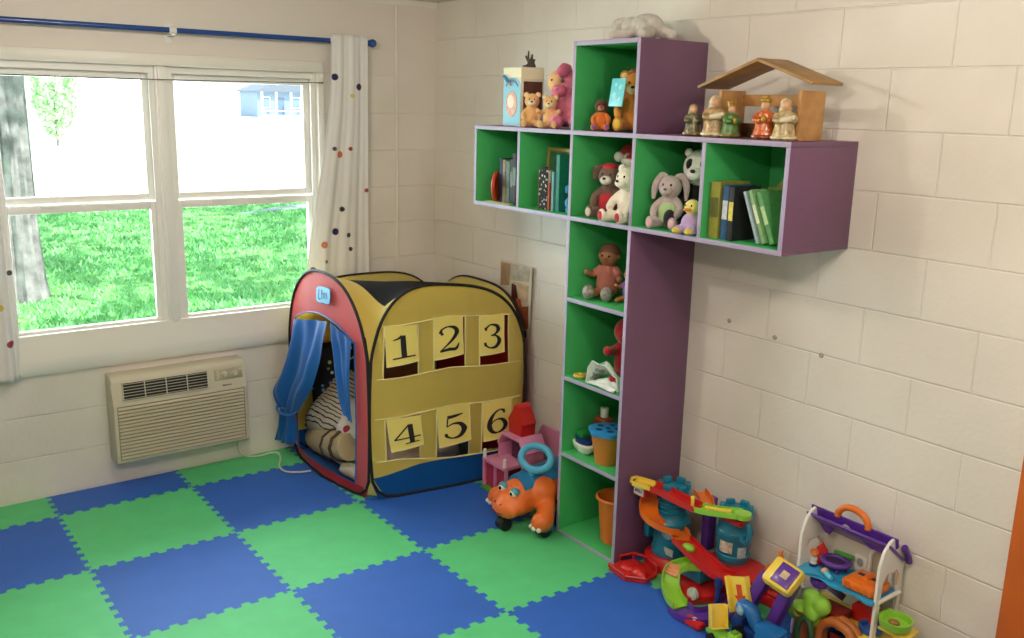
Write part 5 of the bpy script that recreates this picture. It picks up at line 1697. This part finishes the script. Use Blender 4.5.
def truck():
    t = Toy('toy_dump_truck', 'small lime dump truck with its yellow bed tipped up', 'toy vehicle', (-.450, -2.700, 0))
    b = B()
    m = rot((-.450, -2.700, .0), 0, 0, 0)
    b.box((0, -.03, .035), (.05, .10, .026), m, .008); b.box((0, -.058, .058), (.048, .04, .03), m, .010); b.box((0, .03, .035), (.04, .06, .018), m, .005)
    ch = t.add(b, 'body', 'lime')
    b = B(); b.box((0, -.058, .075), (.030, .024, .005), m, .002); t.add(b, 'cab_roof', mat('lime_dark', '#5f9a2a', .4), ch)
    md = frame((-.450, -2.672, .100), (-.9, .3, .1), (-.35, -.85, .32))
    b = B()
    b.box((0, 0, 0), (.066, .085, .005), md, .002)
    b.box((0, .040, .014), (.066, .006, .030), md, .002); b.box((.031, 0, .012), (.005, .085, .025), md, .002); b.box((-.031, 0, .012), (.005, .085, .025), md, .002)
    t.add(b, 'tipper_bed', 'yellow')
    for y in (-2.675, -2.75):
        for x in (-.477, -.423):
            b = B(); b.cyl((x - .008, y, .019), (x + .008, y, .019), .019, seg=18); t.add(b, 'wheel', mat('tyre_black', '#141416', .6))
truck()

def tree_house():
    t = Toy('toy_tree_house', 'toy tree house with lime leafy canopy and an orange archway', 'playset', (-.22, -2.95, 0))
    b = B(); b.ell((-.20, -2.905, .175), (.044, .048, .046)); b.ell((-.21, -2.935, .185), (.034, .036, .036)); b.ell((-.205, -2.89, .20), (.03, .034, .028)); b.ell((-.215, -2.865, .14), (.038, .042, .036)); b.ell((-.20, -2.83, .115), (.028, .03, .034)); b.ell((-.20, -2.915, .14), (.038, .03, .05)); b.ell((-.235, -2.915, .155), (.02, .03, .03))
    b.xf(t.T); o = b.fuse('leaf_canopy', P_['lime'], t.o, .005, 3)
    b = B(); b.lathe([(.04, 0), (.032, .04), (.028, .10), (.04, .15)], Matrix.Translation((-.215, -2.87, 0)), 16); t.add(b, 'tree_trunk', 'brown')
    # arched leaf doorway
    b = B(); b.tube([(-.25, -2.905 + .03 * cos(a * pi / 12), .07 + .07 * sin(a * pi / 12)) for a in range(13)] , .010, 8); b.tube([(-.25, -2.875, .07), (-.25, -2.875, 0)], .010, 8); b.tube([(-.25, -2.935, .07), (-.25, -2.935, 0)], .010, 8); t.add(b, 'leaf_arch', 'dgreen')
    # orange archway
    b = B()
    for dx in (0, .03):
        pts = [(-.21 + dx, -3.01 + .075 * cos(a * pi / 14), .078 + .075 * sin(a * pi / 14)) for a in range(15)]
        b.tube([(-.21 + dx, -2.935, 0)] + pts + [(-.21 + dx, -3.085, 0)], .018, 10)
    t.add(b, 'archway', mat('arch_orange', '#b8682a', .4, vary=.15, vscale=30))
    b = B(); b.box((-.18, -3.02, .045), (.012, .11, .09), None, .004); t.add(b, 'door', mat('door_red', '#8a1f1c', .4))
    b = B(); b.box((-.15, -2.95, .155), (.08, .10, .03), rot(), .006); t.add(b, 'brick_step', mat('dark_red', '#7a2018', .5))
    b = B(); b.lathe([(.018, -.012), (.045, -.012), (.048, 0), (.045, .012), (.018, .012)], frame((-.135, -2.885, .245), None, (-.3, .2, 1)), 24, close=True); t.add(b, 'purple_ring', 'purple')
    b = B(); b.cyl((-.15, -2.94, .215), (-.135, -2.945, .235), .036, seg=24); g = t.add(b, 'wheel', mat('wheel_dark', '#3a1c3a', .5))
    for k in range(5):
        b = B(); a = k * 2 * pi / 5
        fm = frame((-.1505, -2.9398, .2143), None, (-.6, .2, -.8)); b.ell((-.137 + .018 * cos(a), -2.946 + .018 * sin(a), .2365 + .008 * cos(a)), .007); t.add(b, 'wheel_stud', mat('stud_grey', '#6a4a5a', .4), g)
tree_house()

def doll_house():
    t = Toy('toy_dollhouse', 'open white toy dollhouse with purple roof and orange carry handle', 'dollhouse', (-.10, -2.975, 0))
    XF, XB = -.175, -.025
    YL, YR = -2.800, -3.112
    for y in (YL, YR):
        b = B()
        out = [(XF, 0), (XF, .40), (-.155, .455), (-.125, .482), (-.10, .49), (-.078, .48), (XB, .41), (XB, 0), (XB - .018, 0), (XB - .018, .24), (XF + .018, .24), (XF + .018, 0)]
        b.prism([(x, z) for x, z in out[:8]] + [(XB - .02, 0), (XB - .02, .34), (XB - .04, .37), (XF + .045, .37), (XF + .022, .33), (XF + .022, 0)], .012, frame((0, y + .006, 0), (1, 0, 0), (0, -1, 0)), bev=.003)
        w_ = t.add(b, 'side_frame', 'white')
        b = B(); b.tube([(-.148, y, .30), (-.146, y, .335), (-.12, y, .364), (-.075, y, .364), (-.05, y, .338), (-.048, y, .30)], .0045, 6); t.add(b, 'arch_trim', mat('peach_trim', '#e6c2a4', .4), w_)
    # back wall with an arch opening drawn as a raised frame
    b = B(); b.span((XB - .006, YR + .006, .02), (XB, YL - .006, .41)); bw = t.add(b, 'back_wall', mat('dollhouse_wall', '#ddd6c6', .45))
    b = B(); m = frame((XB - .007, -3.040, .28), (0, -1, 0), (-1, 0, 0))
    b.tube([m @ V((.042 * cos(a * pi / 12), .075 + .042 * sin(a * pi / 12), .004)) for a in range(13)], .008, 8); b.tube([m @ V((.042, .075, .004)), m @ V((.042, 0, .004))], .008, 8); b.tube([m @ V((-.042, .075, .004)), m @ V((-.042, 0, .004))], .008, 8); t.add(b, 'arch_window', 'white', bw)
    b = B(); b.prism([(.034 * cos(a * pi / 12), .075 + .034 * sin(a * pi / 12)) for a in range(13)] + [(-.034, 0), (.034, 0)], .002, m); t.add(b, 'arch_pane', mat('window_beige', '#b0a58e', .5), bw)
    b = B(); b.box((XB - .012, -2.965, .315), (.012, .05, .06), None, .004); k = t.add(b, 'clock_cabinet', 'white', bw)
    b = B(); b.ell((XB - .020, -2.965, .32), (.003, .013, .016)); t.add(b, 'clock_face', mat('clock_grey', '#9a9a90', .4), k)
    # roof: rear slope plus the short scalloped front apron
    b = B()
    m = Matrix.Translation((-.10, -2.956, .492))
    b.box((.048, 0, -.038), (  .125, .340, .010), m @ Matrix.Rotation(radians(39), 4, 'Y'), .003)
    t.add(b, 'roof', 'purple')
    b = B()
    pts = [(-.19, .0), (.19, .0), (.19, -.03), (.14, -.035), (.07, -.085), (.02, -.03), (-.02, -.085), (-.07, -.065), (-.10, -.03), (-.12, -.075), (-.15, -.085), (-.165, -.03), (-.19, -.02)]
    pts = [(-.172, .004), (.172, .004), (.172, -.02), (.14, -.045), (.115, -.055), (.06, -.055), (.02, -.035), (-.03, -.012), (-.07, -.035), (-.10, -.065), (-.12, -.066), (-.14, -.045), (-.148, -.02), (-.172, -.012)]
    b.prism([(x_, y_ * (1.45 if y_ < 0 else 1)) for x_, y_ in pts], .006, frame((-.098, -2.956, .488), (0, -1, 0), (-1, 0, -.25)))
    t.add(b, 'roof_apron', 'purple')
    b = B(); b.tube([(-.055, -3.128, .45), (-.03, -3.130, .415), (-.018, -3.130, .385)], [.012, .012, .012], 8); t.add(b, 'roof_hook', 'purple')
    b = B(); b.tube(catmull([(-.10, -2.892, .486), (-.10, -2.896, .508), (-.10, -2.922, .530), (-.10, -2.960, .535), (-.10, -2.995, .522), (-.10, -3.012, .498), (-.10, -3.014, .482)], 5), .0125, 12); t.add(b, 'carry_handle', 'orange')
    # blue upper floor with a wavy front
    b = B()
    fr = [(-.185 - .012 * sin(k * pi / 10 * 2.4), YL - (YL - YR) * k / 20) for k in range(21)]
    b.prism([(x, y) for x, y in fr] + [(XB - .006, YR), (XB - .006, YL)], .012, Matrix.Translation((0, 0, .262)), bev=.003); t.add(b, 'upper_floor', mat('shelf_blue', '#2f9ccb', .35, coat=.15))
    b = B(); b.cyl((-.165, YR - .006, .272), (-.035, YR - .006, .272), .008); t.add(b, 'rail', 'white')
    b = B()
    mm = frame((-.196, -2.825, .225), (0, -1, 0), (-1, 0, 0))
    for pts in ([(-.018, -.012), (-.010, .014), (-.002, -.010)], [(.004, .012), (.006, -.012), (.014, -.010)], [(.020, .012), (.018, -.006), (.026, -.008)]):
        b.ribbon(pts, [.007], .006, mm)
    t.add(b, 'white_scroll', 'white')
    # yellow ground floor and red gabled stall
    b = B(); b.prism([(-.185, -2.93), (-.20, -3.0), (-.19, -3.06), (-.20, -3.12), (-.19, -3.19), (-.02, -3.19), (-.02, -2.82), (-.12, -2.82)], .014, Matrix.Translation((0, 0, .12)), bev=.004); t.add(b, 'ground_floor', 'yellow')
    b = B(); b.prism([(-.045, 0), (.045, 0), (.045, .055), (0, .10), (-.045, .055)], .05, frame((-.06, -3.035, .134), (0, -1, 0), (-1, 0, 0)), bev=.004); t.add(b, 'red_stall', 'red')
    b = B(); b.lathe([(.0, 0), (.036, 0), (.042, .012), (.042, .024), (.034, .024), (.03, .012), (0, .010)], Matrix.Translation((-.13, -3.085, .134)), 22); t.add(b, 'blue_basin', 'blue')
    # green basin out on the side
    b = B(); b.lathe([(0, .02), (.030, .02), (.050, .03), (.056, .058), (.050, .058), (.044, .038), (0, .034)], Matrix.Translation((-.135, -3.172, .172)), 28); b.box((-.10, -3.128, .202), (.02, .02, .06), None, .006); g = t.add(b, 'green_basin', 'lime')
    b = B(); b.ell((-.135, -3.167, .213), (.016, .020, .008)); t.add(b, 'brown_sticker', mat('sticker_brown', '#9a6a3a', .5, vary=.4, vscale=80), g)
    b = B(); b.prism([(-.16, -3.125), (-.08, -3.125), (-.07, -3.225), (-.16, -3.235)], .012, Matrix.Translation((0, 0, .176)), bev=.003); b.cyl((-.11, -3.20, 0), (-.11, -3.20, .178), .012); t.add(b, 'basin_stand', 'yellow')
    for y in (-2.85, -3.08): 
        b = B(); b.span((-.15, y - .012, 0), (-.05, y + .012, .12)); t.add(b, 'floor_leg', 'white')
doll_house()
def toy_person():
    r = thing('toy_figure', 'tiny toy figure with orange hair standing on the dollhouse shelf', 'toy figure', (-.128, -2.832, .2745), -50)
    b = B(); b.lathe([(.0, 0), (.013, 0), (.014, .012), (.010, .022), (.013, .026), (.011, .036), (0, .038)], None, 16); b.build('body', P_['white'], r)
    b = B(); b.lathe([(0, 0), (.0145, 0), (.015, .010), (.011, .016)], None, 16); b.build('trousers', P_['navy'], r)
    part_ell(r, 'head', P_['peach'], (0, 0, .048), (.013, .013, .014))
    b = B(); b.ell((0, .003, .053), (.0155, .0145, .013)); b.build('hair', P_['orange'], r)
    for s in (-1, 1): part_ell(r, 'eye', M_eye, (s * .005, -.0125, .048), (.0018, .0012, .002))
toy_person()
def red_chair():
    r = thing('toy_chair', 'tiny red high backed toy chair behind the orange haired figure', 'toy furniture', (-.088, -2.828, .2745))
    b = B(); b.prism([(-.022, 0), (.022, 0), (.022, .05), (0, .075), (-.022, .05)], .010, frame((.018, 0, 0), (0, -1, 0), (-1, 0, 0)), bev=.002); b.build('backrest', P_['red'], r)
    b = B(); b.box((-.002, 0, .012), (.034, .042, .024), None, .005); b.build('seat', P_['red'], r)
red_chair()
def trampoline():
    r = thing('toy_trampoline', 'round purple toy trampoline standing on the blue dollhouse floor', 'toy furniture', (-.088, -2.895, .2745))
    b = B(); b.tube([(.04 * cos(a * pi / 12), .047 * sin(a * pi / 12), .032) for a in range(24)], .010, 10, closed=True); b.build('rim', P_['purple'], r)
    b = B(); b.lathe([(0, .026), (.036, .030), (.036, .034), (0, .030)], None, 24, sy=1.18); b.build('bed', mat('trampoline_bed', '#3a2050', .5), r)
    for k in range(4):
        b = B(); a = k * pi / 2 + .7; b.cyl((.034 * cos(a), .04 * sin(a), 0), (.034 * cos(a), .04 * sin(a), .03), .006); b.build('leg', P_['purple'], r)
    b = B(); b.box((.038, -.012, .05), (.010, .08, .016), rot(rx=-6), .004); b.build('green_bar', P_['green'], r)
trampoline()
def ball_figure():
    r = thing('toy_figure', 'tiny toy baby with peach head lying in front of the purple trampoline', 'toy figure', (-.158, -2.908, .2745), -30)
    part_ell(r, 'head', P_['peach'], (0, .012, .0135), (.0135, .0135, .0135))
    b = B(); b.tube([(0, 0, .012), (0, -.03, .011)], [.011, .0105], 12); b.ell((0, -.03, .011), .0105); b.build('body', P_['aqua'], r)
    for s in (-1, 1): part_ell(r, 'eye', M_eye, (s * .005, .0165, .0262), (.0017, .0017, .0012))
ball_figure()
def toy_bed():
    r = thing('toy_bed', 'orange toy bunk bed with dark slots lying on the dollhouse floor', 'toy furniture', (-.118, -3.040, .2745), 0)
    b = B(); b.box((0, 0, .018), (.115, .125, .036), None, .012); b.box((.0, .0, .038), (.085, .095, .010), None, .004); bd = b.build('frame', P_['orange'], r)
    for k in range(6):
        b = B(); b.box((-.0585, -.05 + .02 * k, .016), (.003, .008, .020), None, .001); b.build('slat', P_['orange'], bd)
    for y in (.022, -.03):
        b = B(); b.box((.005, y, .0435), (.016, .026, .002), rot(rz=0), .0005); b.build('slot', mat('slot_dark', '#2a1c3a', .5), bd)
    b = B(); b.tube([(-.02, -.005, .043), (.03, -.005, .045)], [.012, .010], 10); b.build('pillow', P_['orange'], bd)
toy_bed()

# ---- pink barn with red roof
def barn():
    t = Toy('toy_barn', 'pink toy barn with a red gabled top standing beside the tent', 'playset', (-.22, -1.16, 0))
    b = B()
    b.span((-.37, -1.245, .145), (-.16, -1.055, .165), .004)
    deck = t.add(b, 'pink_deck', 'pink')
    for x, y in ((-.36, -1.235), (-.36, -1.065), (-.18, -1.235)):
        b = B(); b.cyl((x, y, .16), (x, y, .20), .010, .009, 12); b.ell((x, y, .20), .010); t.add(b, 'post', 'white', deck)
    for x0, y0, x1, y1 in ((-.365, -1.06, -.345, -1.052), (-.365, -1.155, -.345, -1.147), (-.365, -1.245, -.345, -1.237), (-.18, -1.24, -.16, -1.06)):
        b = B(); b.span((x0, y0, 0), (x1, y1, .147), .002); t.add(b, 'pink_upright', 'pink')
    b = B(); b.span((-.345, -1.23, .0), (-.335, -1.06, .146)); b.span((-.335, -1.165, 0), (-.18, -1.155, .146)); t.add(b, 'red_partition', 'rose')
    b = B(); b.span((-.38, -1.25, 0), (-.15, -1.05, .012), .004); t.add(b, 'green_base', 'green')
    # upper pink house with arched door
    b = B()
    m = frame((-.165, -1.19, .14), (0, -1, 0), (-1, 0, 0))
    out = [(-.10, 0), (-.10, .095), (-.062, .155), (.062, .155), (.10, .095), (.10, 0), (.058, 0), (.058, .05)] + [(.058 * cos(a * pi / 10), .05 + .05 * sin(a * pi / 10)) for a in range(1, 10)] + [(-.058, .05), (-.058, 0)]
    b.prism(out, .015, m @ Matrix.Translation((0, 0, .0)), bev=.003)
    b.span((-.295, -1.292, .14), (-.165, -1.282, .235)); b.span((-.295, -1.098, .14), (-.165, -1.088, .235))
    t.add(b, 'pink_house', 'pink')
    b = B(); b.prism([(-.10, 0), (.10, 0), (.10, .095), (.062, .155), (-.062, .155), (-.10, .095)], .012, m @ Matrix.Translation((0, 0, -.13))); t.add(b, 'rear_wall', 'pink')
    b = B()
    for s in (-1, 1):
        b.box((0, 0, 0), (.145, .085, .010), Matrix.Translation((-.225, -1.19 + s * .086, .268)) @ Matrix.Rotation(s * -radians(56), 4, 'X'), .002)
    b.span((-.30, -1.262, .288), (-.15, -1.118, .298), .002)
    t.add(b, 'pink_roof', 'pink')
    b = B(); b.span((-.24, -1.25, .14), (-.235, -1.13, .25)); t.add(b, 'dark_doorway', mat('plum_inside', '#5a2848', .6))
    # red bell house
    b = B()
    m = frame((-.175, -1.178, .298), (0, -1, 0), (-1, 0, 0))
    b.prism([(-.052, 0), (.052, 0), (.052, .065), (.066, .065), (.020, .118), (.020, .14), (0, .158), (-.020, .14), (-.020, .118), (-.066, .065), (-.052, .065)], .085, m, bev=.004)
    t.add(b, 'red_top', 'red')
barn()

# ---- orange ride-on dinosaur
def ride_on():
    t = Toy('ride_on_toy', 'orange dinosaur ride-on toy with blue seat and ring handle by the shelf', 'ride-on toy', (-.38, -1.515, 0))
    OR = mat('dino_orange', '#e8702a', .42, coat=.1)
    cy = -1.505
    b = B()
    b.ell((-.23, cy, .175), (.175, .115, .095)); b.ell((-.38, cy, .165), (.11, .12, .085)); b.tube(catmull([(-.36, cy, .17), (-.44, cy + .0, .15), (-.51, cy, .135)], 4), [.095, .09, .085], 14)
    b.ell((-.515, cy - .005, .128), (.078, .090, .064)); b.ell((-.555, cy - .005, .112), (.052, .086, .050))
    for s in (-1, 1):
        b.tube(catmull([(-.37, cy + s * .07, .13), (-.42, cy + s * .13, .10), (-.46, cy + s * .165, .08)], 4), [.045, .042, .048], 12); b.ell((-.47, cy + s * .168, .08), (.054, .046, .048))
        b.tube(catmull([(-.18, cy + s * .07, .14), (-.16, cy + s * .085, .10), (-.17, cy + s * .085, .08)], 4), [.055, .045, .04], 12)
    b.tube(catmull([(-.10, cy, .17), (-.05, cy, .20), (-.035, cy, .23)], 4), [.07, .045, .02], 10)
    b.xf(t.T); body = b.fuse('body', OR, t.o, .008, 4)
    b = B()
    b.tube(catmull([(-.578, cy - .077, .104), (-.607, cy - .005, .096), (-.578, cy + .067, .104)], 5), .003, 6); t.add(b, 'mouth_line', mat('dino_dark', '#8a3212', .6), body)
    for s in (-1, 1):
        b = B(); b.ell((-.595, cy + s * .022, .138), (.006, .006, .005)); t.add(b, 'nostril', mat('dino_dark', '#8a3212', .6), body)
        b = B(); b.ell((-.540, cy + s * .042, .186), (.019, .021, .018)); e = t.add(b, 'eye', 'white')
        b = B(); b.ell((-.556, cy + s * .042 - .003, .188), (.005, .009, .009)); t.add(b, 'pupil', M_eye, e)
        b = B(); b.ell((-.532, cy + s * .044, .193), (.022, .025, .018)); t.add(b, 'eyelid', mat('lid_teal', '#4f97a8', .4), e)
        for k in range(3):
            b = B(); b.ell((-.516 + .006 * abs(k - 1), cy + s * .168 + .028 * (k - 1), .058), (.012, .011, .011)); t.add(b, 'claw', 'white')
        for x in (-.45, -.17):
            q = cy + s * (.155 if x < -.3 else .085)
            b = B(); b.ell((x, q, .045), (.055, .040, .022)); t.add(b, 'axle_cover', mat('dino_blue', '#2a6f9c', .4))
            b = B(); b.cyl((x, q - .022, .032), (x, q + .022, .032), .032, seg=22); t.add(b, 'wheel', mat('tyre_black', '#141416', .6))
    b = B(); b.cyl((-.56, cy - .025, .030), (-.56, cy + .025, .030), .030, seg=22); b.cyl((-.56, cy, .03), (-.55, cy, .09), .012); t.add(b, 'nose_wheel', mat('tyre_black', '#141416', .6))
    SB = mat('seat_blue', '#1f74a6', .45, coat=.1)
    b = B()
    def seat(u, v):
        x = -.49 + .36 * u
        wv = .055 + .03 * u
        y = cy + wv * (2 * v - 1)
        z = .232 + .03 * u * u + .018 * sin(pi * u) - .045 * (2 * v - 1) ** 2 + .06 * max(0, u - .8) * 5 * .35
        return V((x, y, z))
    b.sheet(seat, 20, 12, -.018); t.add(b, 'seat', SB)
    b = B(); b.box((-.115, cy, .295), (.03, .19, .075), rot(), .014); t.add(b, 'seat_back', SB)
    b = B()
    hm = frame((-.41, cy - .035, .325), (.45, -.89, 0), (-.80, -.40, .40))
    b.tube([hm @ V((.074 * cos(a * pi / 20), .056 * sin(a * pi / 20) * (1 if sin(a * pi / 20) > 0 else .95), 0)) for a in range(40)], .0165, 12, closed=True)
    b.box((0, -.054, 0), (.06, .03, .03), hm, .010); b.cyl((-.42, cy - .03, .275), (-.43, cy - .02, .235), .018)
    t.add(b, 'ring_handle', mat('handle_aqua', '#4ba6c8', .35, coat=.15))
ride_on()
